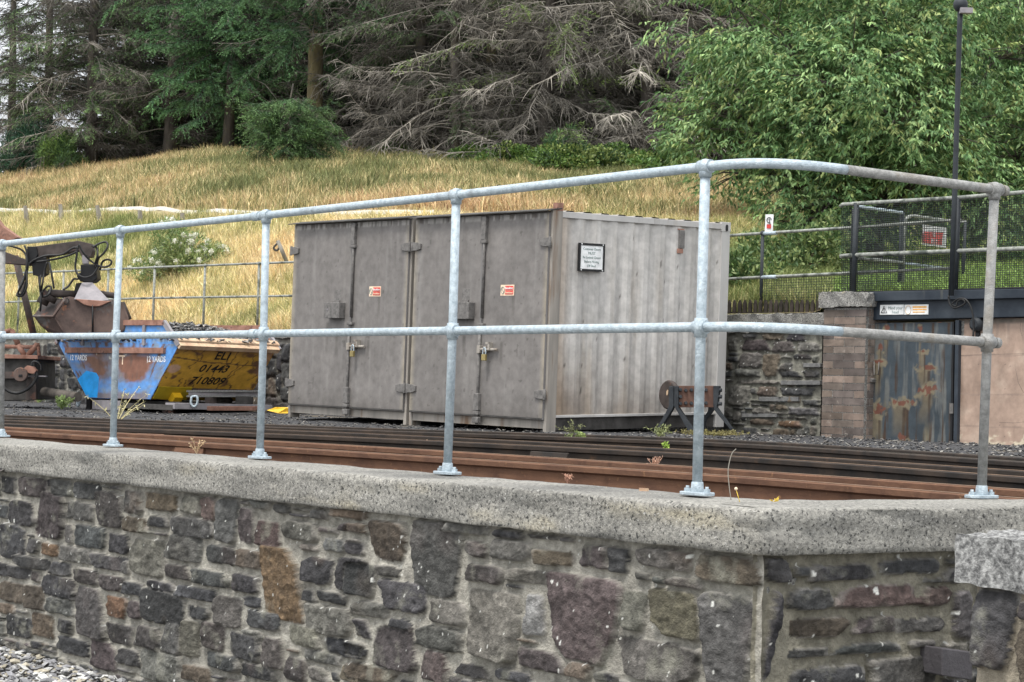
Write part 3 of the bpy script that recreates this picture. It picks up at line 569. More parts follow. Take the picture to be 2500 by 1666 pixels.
tC = track('farthest dark track, closest to the doors of the two containers', [(0, 1020), (850, 1049), (1750, 1081), (2500, 1128)], [(0, 1013), (850, 1043), (1750, 1073), (2500, 1118)], 'rustd', 'raild')
def joint(tr, px0, px1, line, m):
    t, Pn, Pf = tr; ys = lambda x: np.interp(x, [p[0] for p in line], [p[1] for p in line])
    a, b = onz(px0, ys(px0), RZ), onz(px1, ys(px1), RZ); d = (b - a).normalized(); s = Vector((-d.y, d.x, 0)) * -1
    mb = MB(); o = a + s * .008
    mb.prism([o + Vector((0, 0, -.034)), b + s * .008 + Vector((0, 0, -.034)), b + s * .03 + Vector((0, 0, -.11)), a + s * .03 + Vector((0, 0, -.11))], -s * .02)
    f = mb.build('fishplate', m, t, .004)
    for k in range(4):
        q = a + (b - a) * ((k + .5) / 4) + s * .022 + Vector((0, 0, -.07)); MB().tube([q, q + s * .018], .012, 6, smooth=False).build('bolt', m, f)
joint(tA, 430, 500, [(0, 1051), (850, 1102), (1750, 1160)], 'rust')
joint(tB, 335, 400, [(0, 1034), (850, 1067), (1750, 1112)], 'rust')
joint(tB, 1297, 1388, [(0, 1034), (850, 1067), (1750, 1112)], 'rustd')
# ================================================================ containers
FRb = onz(1332, 1055, 0.0); FLb = at(703, 1013, FRb.y + 3.58)
BRb = FRb + Vector((.733, .681, 0)) * 2.99; BRb = at(1767, 1043, BRb.y)
ex = (FRb - FLb) / 4.91; EXU = ex.normalized(); ey = (BRb - FRb) / 2.99
ez = (at(1351.6, 503, FRb.y) - FRb) / 2.55
KX = (FRb - FLb).length / 4.91
BASEM = Matrix(((ex.x, ey.x, ez.x, FRb.x), (ex.y, ey.y, ez.y, FRb.y), (ex.z, ey.z, ez.z, FRb.z), (0, 0, 0, 1)))
# local frame: x along the doors (left container -4.91..-2.48, right -2.43..0), y into the box, z up; front at y=0
BM_ = lambda x, y, z: BASEM @ Vector((x, y, z))
def container(x0, x1, lab, side, lipz):
    t = thing('shipping_container', lab, 'container', tuple(BASEM @ Vector(((x0 + x1) / 2, 1.5, 0))))
    W_ = x1 - x0; H = 2.50; B = lambda: MB(BASEM)
    # corrugated side walls, back, roof
    def corr(xs, sgn, nm):
        P = []; y = .16; amp = .024; pitch = .268
        while y < 2.82:
            P += [(y, 0), (y + .072, 0), (y + .072 + .06, 1), (y + .205, 1)]; y += pitch
        P.append((2.84, 0)); mb = B(); vs = []; 
        P2 = []
        for (y0, k0), (y1, k1) in zip(P[:-1], P[1:]):
            for q in range(3): P2.append((y0 + (y1 - y0) * q / 3, k0 + (k1 - k0) * q / 3))
        P2.append(P[-1]); nz = 60; zs = np.linspace(.17, H - .06, nz); V = np.array([[tuple(BASEM @ Vector((xs - sgn * (.012 + amp * k), min(yy, 2.84), z))) for z in zs] for yy, k in P2])
        Y = np.array([p[0] for p in P2])[:, None] * np.ones((1, nz)); Zc = np.ones((len(P2), 1)) * zs; v = (Zc - .17) / (H - .23)
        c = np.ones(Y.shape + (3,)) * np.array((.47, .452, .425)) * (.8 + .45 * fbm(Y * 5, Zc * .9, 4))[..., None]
        c = lay(c, (.33, .315, .295), (fbm(Y * 9, Zc * .7, 11) - .47) * 2.6); c = lay(c, (.38, .32, .245), (fbm(Y * 6 + 3, Zc * .6, 15) - .5) * 3.4 * (.3 + .7 * (1 - v)))
        c = lay(c, (.20, .165, .135), np.clip(1 - v * 2.6, 0, 1) * (.35 + fbm(Y * 4, Zc * 1.2, 17)) * (1.15 - Y / 3.2)); c = lay(c, (.34, .25, .17), np.clip(1 - (Y - .15) / .22, 0, 1) * .6)
        c = lay(c, (.08, .07, .06), (vn(Y * 34, Zc * 16, 19) > .955) * (vn(Y * 7, Zc * 5, 20) > .45) * .8)
        n_ = nz; i = np.arange(len(P2) * nz).reshape(len(P2), nz); q = np.stack([i[:-1, :-1], i[1:, :-1], i[1:, 1:], i[:-1, 1:]], -1).reshape(-1, 4)
        return npmesh(nm, V.reshape(-1, 3), q, 'paint', t, c.reshape(-1, 3))
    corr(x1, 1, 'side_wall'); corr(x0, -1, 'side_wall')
    B().box((x0 + .02, 2.90, .1), (x1 - .02, 2.95, H - .05)).build('end_wall', 'contside', t)
    rf = B(); vs = []; y = .1; k = 0
    while y < 2.9:
        for yy, zz in ((y, 0), (y + .10, 0), (y + .14, .022), (y + .24, .022)): vs += [(x0 + .03, yy, H + zz - .01), (x1 - .03, yy, H + zz - .01)]
        y += .28
    rf.add(vs, [(2 * i, 2 * i + 1, 2 * i + 3, 2 * i + 2) for i in range(len(vs) // 2 - 1)]); rf.build('roof', 'contrim', t)
    for xs, s in ((x1, 1), (x0, -1)):
        fr = B()
        a, b = sorted((xs, xs - s * .06)); fr.box((a, .15, H - .075), (b, 2.85, H - .005))                       # top rail
        a, b = sorted((xs - s * .003, xs - s * .05)); fr.box((a, .15, .155), (b, 2.85, .185))
        a, b = sorted((xs, xs - s * .16)); fr.box((a, 2.84, .0), (b, 2.99, H + .01))                              # rear post
        fr.build('frame', 'contside', t, .004)
    for xs, s in ((x1, 1), (x0, -1)):
        a, b = sorted((xs - s * .04, xs - s * .09)); B().box((a, .15, .01), (b, 2.85, .156)).build('bottom_rail', 'contdark', t)
    for xs, s in ((x1, 1), (x0, -1)):
        a, b = sorted((xs + s * .002, xs - s * .05)); B().box((a, .0, -.03), (b, .15, H + .012)).build('corner_post', 'contrim', t, .004)
    if side:
        c = B()
        c.box((x1 - .10, 2.83, H - .10), (x1 + .004, 2.995, H + .016)).build('corner_casting', 'contside', t, .004)
        h = B(); h.tube([(x1 + .002, 2.92, H - .075), (x1 + .010, 2.92, H - .075)], .022, 12).tube([(x1 + .002, 2.92, H - .035), (x1 + .010, 2.92, H - .035)], .022, 12).box((x1 + .003, 2.898, H - .075), (x1 + .009, 2.942, H - .035)); h.build('casting_hole', 'black', t)
        v = B().box((x1 - .03, 2.08, H - .34), (x1 + .012, 2.17, H - .12)); v.build('vent_box', 'hw', t, .006)
        B().box((x1 - .03, 2.06, H - .40), (x1 + .006, 2.15, H - .345)).box((x1 - .03, 2.06, H - .12), (x1 + .006, 2.16, H - .105)).build('vent_bracket', 'skiprust', t)
        B().box((x1 - .06, .05, H), (x1 + .004, .15, H + .09)).build('rusty_lug', 'skiprust', t)
    # sill + header with drip lip
    B().box((x0 + .05, .01, .03), (x1 - .05, .12, .135)).build('door_sill', 'contrim', t, .004)
    B().box((x0 + .04, .012, H - .16), (x1 - .04, .12, H)).build('door_header', 'contrim', t, .004)
    lp = B(); lp.add([(x0 - .01, -.11, H - .012), (x1 + .01, -.11, H + .0), (x1 + .01, .13, H + .035), (x0 - .01, .13, H + .03), (x0 - .01, -.11, H - .022), (x1 + .01, -.11, H - .012), (x1 + .01, .13, H + .02), (x0 - .01, .13, H + .015)],
                     [(0, 1, 2, 3), (7, 6, 5, 4), (0, 4, 5, 1), (1, 5, 6, 2), (2, 6, 7, 3), (3, 7, 4, 0)]); lp.build('drip_lip', 'contdark', t)
    mid = x0 + W_ * .535
    for a, b, which in ((x0 + .03, mid - .008, 0), (mid + .008, x1 - .03, 1)):
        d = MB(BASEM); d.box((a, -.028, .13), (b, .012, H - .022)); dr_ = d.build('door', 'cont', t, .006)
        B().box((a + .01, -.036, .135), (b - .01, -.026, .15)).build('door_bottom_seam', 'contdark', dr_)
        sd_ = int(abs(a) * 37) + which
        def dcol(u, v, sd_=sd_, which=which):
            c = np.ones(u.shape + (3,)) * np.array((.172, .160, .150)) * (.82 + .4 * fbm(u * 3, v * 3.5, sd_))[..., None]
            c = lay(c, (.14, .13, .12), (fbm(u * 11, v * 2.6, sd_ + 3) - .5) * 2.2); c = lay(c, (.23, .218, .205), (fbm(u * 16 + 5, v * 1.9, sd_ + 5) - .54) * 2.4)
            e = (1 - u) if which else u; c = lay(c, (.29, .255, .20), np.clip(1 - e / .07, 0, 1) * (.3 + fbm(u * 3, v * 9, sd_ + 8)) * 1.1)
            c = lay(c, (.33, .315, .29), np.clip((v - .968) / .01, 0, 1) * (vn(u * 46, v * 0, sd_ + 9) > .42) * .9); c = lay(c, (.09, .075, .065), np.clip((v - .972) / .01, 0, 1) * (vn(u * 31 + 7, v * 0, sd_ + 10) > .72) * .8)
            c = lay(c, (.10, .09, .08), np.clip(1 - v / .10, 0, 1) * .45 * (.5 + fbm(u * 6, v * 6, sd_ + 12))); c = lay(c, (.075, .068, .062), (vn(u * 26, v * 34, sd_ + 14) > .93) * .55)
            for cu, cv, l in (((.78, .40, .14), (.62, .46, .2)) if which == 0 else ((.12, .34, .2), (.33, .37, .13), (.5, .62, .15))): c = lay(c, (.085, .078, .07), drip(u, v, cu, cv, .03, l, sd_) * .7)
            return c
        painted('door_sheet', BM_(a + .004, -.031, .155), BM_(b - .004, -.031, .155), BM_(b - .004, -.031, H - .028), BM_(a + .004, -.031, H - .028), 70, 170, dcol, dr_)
        # hinges
        hx = a if which == 0 else b; s = 1 if which == 0 else -1
        for hz in (.42, H - .36):
            h = B(); q = lambda u, v: (hx + s * u, -.03, hz + v)
            h.prism([q(-.02, -.05), q(.05, -.05), q(.13, -.032), q(.13, .032), q(.05, .05), q(-.02, .05)], (BASEM.to_3x3().inverted() @ (BASEM.to_3x3() @ Vector((0, -.025, 0)))))
            h.tube([(hx - s * .035, -.045, hz - .06), (hx - s * .035, -.045, hz + .06)], .018, 8); h.build('hinge', 'hw', dr_, .003)
    # cover strip + locking bars between the doors
    lb = B(); lb.box((mid - .028, -.042, .05), (mid + .014, -.029, H - .03)); lb.build('cover_strip', 'cont', t, .003)
    bar = B(); bar.tube([(mid + .03, -.052, 1.28), (mid + .03, -.052, H - .03)], .017, 10); bar.tube([(mid + .005, -.052, .04), (mid + .005, -.052, 1.12)], .017, 10); br = bar.build('locking_bar', 'hw', t)
    for bx, bz, hh, ww in ((mid + .03, H - .07, .03, .05), (mid + .03, H - .20, .11, .042), (mid + .03, H - .33, .02, .055), (mid + .03, 1.20, .018, .06), (mid + .005, .30, .10, .05), (mid + .005, .09, .035, .06), (mid + .005, .17, .02, .05)):
        B().box((bx - ww, -.075, bz - hh), (bx + ww * .8, -.03, bz + hh)).build('bar_bracket', 'hw', br, .006)
    # lock box
    lx = x0 + W_ * .42; lz = H * .505
    l = B().box((lx - .16, -.13, lz), (lx + .16, -.028, lz + .20)); lo = l.build('lock_box', 'hw', t, .006)
    B().box((lx - .09, -.05, lz + .2), (lx + .05, -.028, lz + .225)).box((lx - .08, -.032, lz + .225), (lx + .06, -.029, lz + .36)).build('backing_plate', 'hw', lo, .003)
    B().tube([(lx - .08, -.136, lz + .11), (lx - .08, -.13, lz + .11)], .012, 8).build('keyhole', 'greysteel', lo)
    # hasp
    hz = H * .365
    h = B().box((mid - .01, -.08, hz - .045), (mid + .045, -.03, hz + .045)).tube([(mid + .04, -.06, hz), (mid + .33, -.06, hz)], .017, 8).box((mid + .10, -.075, hz - .03), (mid + .15, -.03, hz + .035)).box((mid + .19, -.09, hz - .01), (mid + .22, -.03, hz + .085)).box((mid + .15, -.09, hz + .06), (mid + .22, -.07, hz + .085))
    h.build('hasp', 'contrim', t, .003)
    return t, mid, hz
cL = container(-4.91, -2.485, 'left grey steel container, its doors half hidden behind the second and third handrail posts', False, 0)
cR = container(-2.425, 0.0, 'right grey steel container with the corrugated side showing and a framed notice on it', True, 0)
BM = lambda x, y, z: BASEM @ Vector((x, y, z))
for (c, mid, hz), lab in ((cL, 'small brass padlock hanging on the hasp of the left container'), (cR, 'small brass padlock hanging on the hasp of the right container')):
    px_ = mid + .16; t = thing('padlock', lab, 'padlock', tuple(BM(px_, -.10, hz - .14)), 'padlocks on the container doors')
    MB(BASEM).box((px_ - .035, -.125, hz - .13), (px_ + .035, -.092, hz - .055)).build('lock_body', 'brass', t, .006)
    MB(BASEM).tube(catmull([(px_ - .024, -.108, hz - .06), (px_ - .024, -.108, hz - .01), (px_, -.108, hz + .022), (px_ + .024, -.108, hz - .01), (px_ + .024, -.108, hz - .06)], 4), .007, 8).build('shackle', 'galv', t)
for (c, mid, hz), lab, xx in ((cL, 'red and cream no smoking sticker on the left container door', -4.91 + 2.425 * .73), (cR, 'red and cream no smoking sticker on the right container door', -2.425 + 2.425 * .715)):
    zc = 2.5 * .64; t = thing('safety_sticker', lab, 'sign', tuple(BM(xx, -.03, zc - .09)), 'no smoking stickers on the container doors')
    MB(BASEM).box((xx - .115, -.0335, zc - .062), (xx + .115, -.0285, zc + .062)).build('backing', 'cream', t)
    MB(BASEM).box((xx - .036, -.037, zc - .002), (xx + .104, -.034, zc + .05)).box((xx - .036, -.037, zc - .048), (xx + .104, -.034, zc - .007)).build('red_panel', 'red', t)
    text('lettering', 'Smoking', .038, BM(xx + .034, -.039, zc + .023), ex, ez, 'white', t, bold=True)
    text('lettering', 'Prohibited', .030, BM(xx + .034, -.039, zc - .028), ex, ez, 'cream', t, bold=True)
    rg = MB(BASEM); c0 = Vector((xx - .076, -.037, zc)); pts = [c0 + Vector((.028 * math.cos(a), 0, .040 * math.sin(a))) for a in [2 * math.pi * k / 16 for k in range(17)]]
    rg.tube(pts, .0035, 6).tube([c0 + Vector((-.018, 0, .026)), c0 + Vector((.018, 0, -.026))], .0035, 6); rg.build('prohibition_ring', 'greytext', t)
# framed notice on the side wall (faces right): local coordinates on x = +.0
t = thing('notice_board', 'white notice in a black frame on the corrugated container side', 'sign', tuple(BM(.03, .62, 1.7)))
sy, sz = .60, 1.99; hy, hz2 = .18, .135
# side plane: reading direction is +ey
MB(BASEM).box((.012, sy - hy, sz - hz2), (.028, sy + hy, sz + hz2)).build('panel', 'white', t)
f = MB(BASEM)
for a, b in (((.01, sy - hy - .026, sz - hz2 - .026), (.036, sy + hy + .026, sz - hz2)), ((.01, sy - hy - .026, sz + hz2), (.036, sy + hy + .026, sz + hz2 + .026)), ((.01, sy - hy - .026, sz - hz2), (.036, sy - hy, sz + hz2)), ((.01, sy + hy, sz - hz2), (.036, sy + hy + .026, sz + hz2))): f.box(a, b)
f = f.build('frame', 'black', t)
for a in (-.17, .17):
    for b in (-1, 1): MB(BASEM).tube([(.036, sy + a, sz + b * (hz2 + .013)), (.041, sy + a, sz + b * (hz2 + .013))], .008, 8).build('screw', 'white', f)
for k, (s, sz_) in enumerate((('Container Doors', .058), ('MUST', .066), ('Be Locked Closed', .056), ('Before Moving', .058), ('Off Shed', .058))):
    text('lettering', s, sz_ * .7, BM(.0305, sy, sz + .094 - k * .048), ey, ez, 'greytext', t)

# ================================================================ far retaining wall, fences
def wz(px, py, off=0.): return wpx(px, py, off)
def panel_pts(poly, off): return [wz(x, y, off) for x, y in poly]
def slab(name, poly, off, th, m, parent, bevel=0):
    """outline on the far-wall plane, front face at off, thickness th behind it"""
    return MB().prism(panel_pts(poly, off), WN * th).build(name, m, parent, bevel)
cw = wz(1900, 1060); fw_t = thing('stone_boundary_wall', 'far stone retaining wall running behind the skip and beside the brick pillar', 'wall', (cw.x, cw.y, 0))
def far_panel(px0, px1, ytop0, ytop1, seed, cols, mortar, cell, wr, hr_, res, relief, extra=()):
    a, b = wz(px0, ytop0), wz(px1, ytop1); O = Vector((a.x, a.y, -.05)); U = Vector((b.x - a.x, b.y - a.y, 0)); L_ = U.length; U.normalize(); top = (a.z + b.z) / 2
    N_ = WN; st = []
    for x0, y0, x1, y1, c_ in extra:
        p, q = onplane(1750 + x0 / 2.376, 440 + (y0 + y1) / 4.752, O, N_), onplane(1750 + x1 / 2.376, 440 + (y0 + y1) / 4.752, O, N_)
        r_, s_ = onplane(1750 + (x0 + x1) / 4.752, 440 + y0 / 2.376, O, N_), onplane(1750 + (x0 + x1) / 4.752, 440 + y1 / 2.376, O, N_)
        st.append((((p + q) / 2 - O).dot(U), (r_.z + s_.z) / 2 - O.z, (q - p).dot(U) / 2, (r_.z - s_.z) / 2, c_))
    stone_panel('stonework', O, U, L_, top - O.z - .0, st, res, 'stonefar', fw_t, seed=seed, cell=cell, wr=wr, hr=hr_, relief=relief, cols=cols, mortar=mortar, rough=1.3, rim=.25, gap=.013)
    return O, U, L_, top
far_panel(-260, 720, 828, 828, 31, 'ddgdgbdp', (.20, .19, .165), .08, (2, 6), (1, 4), .022, .05)
D_ = [(70,910,125,990,'l'),(145,925,310,990,'p'),(325,935,455,1000,'p'),(470,940,595,995,'l'),(135,1000,265,1090,'l'),(270,1010,365,1140,'b'),(370,1060,445,1105,'g'),(70,1000,125,1020,'d'),(70,1025,125,1055,'d'),(365,1110,495,1145,'d'),(505,1105,600,1150,'d'),(75,1190,195,1310,'l'),(245,1195,355,1255,'b'),(375,1205,570,1250,'d'),(500,1275,595,1310,'d'),(420,1320,590,1365,'g'),(345,1300,410,1335,'b'),(150,890,235,918,'d'),(275,885,395,930,'b'),(410,890,515,935,'d'),(360,1395,500,1435,'o'),(115,1095,250,1140,'g'),(205,1385,340,1420,'b'),(450,1008,550,1040,'d'),(150,1160,365,1185,'l')]
fo = far_panel(1772, 2008, 812, 812, 33, 'dglgdlb', (.19, .185, .155), .05, (2, 6), (1, 3), .013, .035, D_)
for px0, px1, py0, py1 in ((500/2.376+1750, 600/2.376+1750, 1062, 1086), (370/2.376+1750, 598/2.376+1750, 1163, 1188), (243/2.376+1750, 470/2.376+1750, 1258, 1284), (143/2.376+1750, 345/2.376+1750, 1355, 1376)):
    y0, y1 = 440 + py0 / 2.376, 440 + py1 / 2.376
    slab('slate_course', [(px0, y1), (px1, y1), (px1, y0), (px0, y0)], -.045, .06, 'slatel', fw_t, .004)
# copings and core
a, b = wz(1772, 815), wz(2008, 815)
rough_block('coping', wz(1772, 812, -.05) , WD, WN, (b - a).length + .02, .4, wz(1890, 768).z - wz(1890, 812).z, 'coping', fw_t, 4, .012, .035)
a, b = wz(-260, 828, -.04), wz(1772, 828, -.04)
rough_block('coping', a, WD, WN, (b - a).length - .05, .4, .09, 'coping', fw_t, 5, .012, .05)
a = wz(-260, 900, .10); b = wz(2010, 900, .10); MB().prism([(a.x, a.y, -.3), (b.x, b.y, -.3), tuple(Vector((b.x, b.y, -.3)) + WN * .25), tuple(Vector((a.x, a.y, -.3)) + WN * .25)], (0, 0, a.z * 0 + wz(0, 830).z + .28)).build('wall_core', 'coping', fw_t)
# galvanised railing on the wall: left length and right length
def pipe_rail(lab, group, posts, rails, base_py, off=.2, m='fencem', rpost=.022, rr=.019, pm=None, sleeve=()):
    p0 = wz(posts[0][0], posts[0][1], off); t = thing('pipe_railing', lab, 'railing', (p0.x, p0.y, wz(posts[0][0], base_py, off).z))
    for (px, py) in posts:
        tp_ = wz(px, py, off); bt = Vector((tp_.x, tp_.y, wz(px, base_py, off).z)); MB().tube([bt, tp_], rpost, 8).ball(tp_, rpost * 1.6, 5).build('post', pm or m, t)
    for line in rails:
        MB().tube([wz(x, y, off) for x, y in line], rr, 8).build('rail', m, t)
    for (x, y) in sleeve:
        q = wz(x, y, off); MB().tube([q - WD * .12, q + WD * .12], rr * 1.35, 8).build('sleeve', 'galv', t)
    return t
pipe_rail('long pale pipe railing on the wall behind the skip, left of the containers', None, [(-60, 672), (48, 668), (156, 663), (265, 659), (378, 653), (501, 649), (633, 644)],
          [[(-160, 674), (156, 663), (378, 653), (700, 641), (900, 632)], [(-160, 745), (48, 737), (378, 728), (700, 723), (900, 717)]], 822)
pipe_rail('short pipe railing above the wooden pickets, right of the containers', None, [(1862, 570)], [[(1700, 581), (1862, 570), (2100, 555), (2345, 537)], [(1700, 686), (1862, 677), (2100, 666), (2330, 655)]], 768, off=.25, pm='darkpost', sleeve=[(1878, 570), (1878, 677)])
# white post sign
sg = thing('rail_sign', 'small white sign with a red patch standing on the railing by the container', 'sign', tuple(wz(1877, 567, .25)))
slab('panel', [(1867, 566), (1886, 566), (1888, 524), (1869, 524)], .24, .006, 'white', sg, 0)
slab('red_patch', [(1871.5, 558), (1881.5, 558), (1882, 548), (1872, 548)], .232, .004, 'red', sg)
c0 = wz(1877.5, 537.5, .232); MB().tube([c0 + WD * .035 * math.cos(a) + Vector((0, 0, .035 * math.sin(a))) for a in [k * .5 for k in range(11)]], .005, 5).tube([c0 + Vector((0, 0, .02)), c0 + WD * .02 + Vector((0, 0, -.06))], .005, 5).build('symbol', 'black', sg)
# pickets
pk = thing('picket_fence', 'low dark pointed wooden picket fence on the far wall', 'fence', tuple(wz(1790, 768, .12)))
a0 = wz(1770, 768, .12); a1 = wz(2006, 768, .12); npk = 18
def picket_mb(px):
    b = wz(px, 768, .12); h = wz(px, 736, .12).z - b.z; w_ = .026; b = b - Vector((0, 0, .03))
    return MB().prism([b - WD * w_, b + WD * w_, b + WD * w_ + Vector((0, 0, h)), b + Vector((0, 0, h + .05)), b - WD * w_ + Vector((0, 0, h))], WN * .022)
for k in range(npk): picket_mb(1779 + k * 12.7 + random.uniform(-.6, .6)).build('picket', 'picket', pk)
MB().prism([wz(1770, 765, .145), wz(2006, 765, .145), wz(2006, 762, .145), wz(1770, 762, .145)], WN * .03).build('rail', 'picket', pk)
# wire panel between picket and lower rail
def wire(name, quad, nx, ny, th, m, parent, off, vert=True):
    """welded mesh: quad corners BL,BR,TR,TL as points"""
    BL, BR, TR, TL = quad; P = []
    for i in range(nx + 1): s = i / nx; P.append([BL.lerp(BR, s), TL.lerp(TR, s)])
    for j in range(ny + 1): s = j / ny; P.append([BL.lerp(TL, s), BR.lerp(TR, s)])
    V, q = tubes(np.array([[tuple(a), tuple(b)] for a, b in P]), np.full((len(P), 2), th * 1.5), 3)
    return npmesh(name, V, q, m, parent)
wf = thing('wire_mesh_panel', 'wire mesh panel between the short railing and the pickets', 'fence', tuple(wz(1950, 765, .25)))
wire('wire', [wz(1866, 764, .27), wz(2075, 764, .27), wz(2075, 672, .27), wz(1866, 681, .27)], 34, 14, .0022, 'mesh', wf, 0)
# ---------------------------------------------------------------- brick pillar
bp = thing('brick_pillar', 'brown brick gate pillar with a cracked stone cap beside the blue door', 'pillar', (wz(2060, 1065, -.15).x, wz(2060, 1065, -.15).y, 0))
PO_ = -.16
A0 = wz(2004, 1068, PO_); A1 = wz(2108, 1068, PO_); A0.z = A1.z = -.02; Bw = (A1 - A0).dot(WD); topz = wz(2060, 752, PO_).z
side_d = .42
MB().prism([A0 + WN * .005 + WD * .004, A0 + WD * (Bw - .004) + WN * .005, A0 + WD * (Bw - .004) + WN * side_d, A0 + WD * .008 + WN * side_d], (0, 0, topz + .02)).build('core', 'coping', bp)
rng = np.random.default_rng(5); V = []; Fc = []; Cc = []
rows = 18; rh = (topz + .02) / rows; cube = [(0, 3, 2, 1), (4, 5, 6, 7), (0, 1, 5, 4), (1, 2, 6, 5), (2, 3, 7, 6), (3, 0, 4, 7)]
def addbrick(o, x, y, h):
    n = len(V); j = lambda: Vector(rng.normal(0, .0015, 3)); z = Vector((0, 0, h))
    for p in (o, o + x, o + x + y, o + y, o + z, o + x + z, o + x + y + z, o + y + z): V.append(tuple(p + j()))
    Fc.extend([tuple(i + n for i in f) for f in cube]); c = np.array([(.17, .135, .11), (.22, .17, .14), (.12, .10, .09), (.20, .165, .14)][rng.integers(4)]) * rng.uniform(.7, 1.25); Cc.extend([c] * 8)
for r_ in range(rows):
    z = -.02 + r_ * rh; cuts = [0, Bw * .5, Bw] if r_ % 2 else [0, Bw * .25, Bw * .75, Bw]
    for a, b in zip(cuts[:-1], cuts[1:]): addbrick(A0 + WD * (a + .004) + Vector((0, 0, z + .004)), WD * (b - a - .009), WN * .05, rh - .008)
    cuts = [0, .21, .42] if r_ % 2 == 0 else [0, .105, .315, .42]
    for a, b in zip(cuts[:-1], cuts[1:]): addbrick(A0 + WD * (Bw - .05) + WN * (a + .055 if a == 0 else a + .005) + Vector((0, 0, z + .006)), WD * .05, WN * (b - a - .011 - (.05 if a == 0 else 0)), rh - .008)
    for a, b in zip(cuts[:-1], cuts[1:]): addbrick(A0 + WN * (a + .055 if a == 0 else a + .005) + Vector((0, 0, z + .006)), WD * .05, WN * (b - a - .011 - (.05 if a == 0 else 0)), rh - .008)
npmesh('brickwork', V, Fc, 'brick', bp, np.array(Cc))
q = wz(1999, 751, PO_ - .04); rough_block('cap', q, WD, WN, Bw + .09, side_d + .08, wz(2060, 716, PO_).z - topz, 'coping', bp, 9, .012, .03)
# ---------------------------------------------------------------- low shed front: beam, door, pink wall
sh = thing('low_shed_front', 'low shed front with dark blue steel beam, rusting door and pink rendered wall', 'shed', tuple(wz(2300, 1085)))
slab('beam', [(2118, 782), (2700, 770), (2700, 704), (2118, 716)], -.02, .3, 'bluesteel', sh, .006)
slab('beam_flange', [(2118, 736), (2700, 724), (2700, 701), (2118, 713)], -.075, .05, 'bluesteel', sh, .006)
dz = slab('door', [(2121, 1074), (2322, 1084), (2328, 786), (2127, 789)], .02, .05, 'door', sh, .004)
slab('door_frame', [(2327, 1086), (2336, 1086), (2341, 782), (2332, 782)], -.01, .12, 'bluesteel', sh, .004)
slab('door_edge', [(2320, 1084), (2324.5, 1084), (2329, 786), (2325.5, 786)], -.005, .03, 'black', dz)
def dz_col(u, v):
    c = np.ones(u.shape + (3,)) * np.array((.042, .054, .064)) * (.75 + .55 * fbm(u * 3, v * 3, 61))[..., None]
    c = lay(c, (.17, .14, .085), (fbm(u * 7, v * 1.7, 62) - .50) * 7 * (v < .90) * .8); c = lay(c, (.12, .125, .12), (fbm(u * 14, v * 2.5, 63) - .54) * 7); c = lay(c, (.05, .032, .022), (fbm(u * 22 + 9, v * 2, 64) - .60) * 12)
    for cu, cv, ru, rv in ((.12, .80, .03, .03), (.10, .67, .06, .012), (.70, .63, .10, .016), (.66, .76, .05, .01), (.40, .33, .11, .018), (.72, .44, .09, .03), (.10, .27, .09, .035), (.43, .03, .05, .025), (.2, .96, .03, .02), (.62, .95, .02, .02)):
        c = lay(c, (.15, .12, .075), drip(u, v, cu - ru * .3, cv, ru * .9, .30, int(cu * 90)) * .85); c = lay(c, (.04, .025, .018), drip(u, v, cu + ru * .3, cv, ru * .22, .34, int(cu * 70)) * .9)
        c = lay(c, (.19, .16, .105), blob(u, v, cu, cv - rv * .6, ru * 1.3, rv * 2.2, int(cv * 99), .5, 1.5, 16) * .8); c = lay(c, (.13, .055, .038), blob(u, v, cu, cv, ru * .95, rv * 1.1, int(cv * 77), .3, 1.6, 26))
    return c
painted('door_sheet', wz(2121.5, 1073, .016), wz(2319, 1082, .016), wz(2325, 788, .016), wz(2127.5, 791, .016), 120, 180, dz_col, dz)
for hy_ in (1010,): slab('hinge', [(2318, hy_), (2326, hy_), (2326, hy_ - 25), (2318, hy_ - 25)], -.015, .03, 'hw', dz)
h0 = wz(2142, 915, -.01); MB().tube([h0, h0 - WN * .03, h0 - WN * .03 + Vector((0, 0, -.14)), h0 + Vector((0, 0, -.16))], .008, 6).box((-.001, -.001, -.001), (0, 0, 0)) if 0 else None
MB().tube([wz(2134, 884, .015), wz(2134, 884, -.02), wz(2134, 915, -.02), wz(2144, 915, -.02), wz(2146, 885, -.02), wz(2146, 885, .015)], .007, 6).build('handle', 'hw', dz)
slab('latch', [(2119, 930), (2128, 934), (2129, 926), (2121, 922)], -.06, .08, 'hw', dz, .004)
slab('rendered_wall', [(2338, 1095), (2720, 1110), (2720, 772), (2342, 780)], .05, .3, 'pink', sh)
def pcol(u, v):
    c = np.ones(u.shape + (3,)) * np.array((.36, .262, .205)) * (.82 + .4 * fbm(u * 5, v * 4, 71))[..., None]
    c = lay(c, (.44, .34, .27), (fbm(u * 7, v * 7, 72) - .55) * 5); c = lay(c, (.24, .17, .13), (fbm(u * 12, v * 2.5, 73) - .52) * 4)
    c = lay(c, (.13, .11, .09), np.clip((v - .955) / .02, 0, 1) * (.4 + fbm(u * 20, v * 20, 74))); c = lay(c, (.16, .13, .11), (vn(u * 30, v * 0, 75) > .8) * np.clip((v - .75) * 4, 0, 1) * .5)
    for h in (.72, .42, .17): c = lay(c, (.27, .2, .16), (np.abs(v - h - (fbm(u * 9, u * 0, int(h * 99)) - .47) * .02) < .006) * .7)
    c = lay(c, (.55, .48, .36), (fbm(u * 20, v * 24, 76) - .45 - v * 2.2 + .08) * 9); return lay(c, (.11, .09, .08), (vn(u * 60, v * 60, 77) > .965) * .7)
painted('render_face', wz(2339, 1094, .046), wz(2715, 1109, .046), wz(2715, 773, .046), wz(2343, 781, .046), 150, 130, pcol, sh)
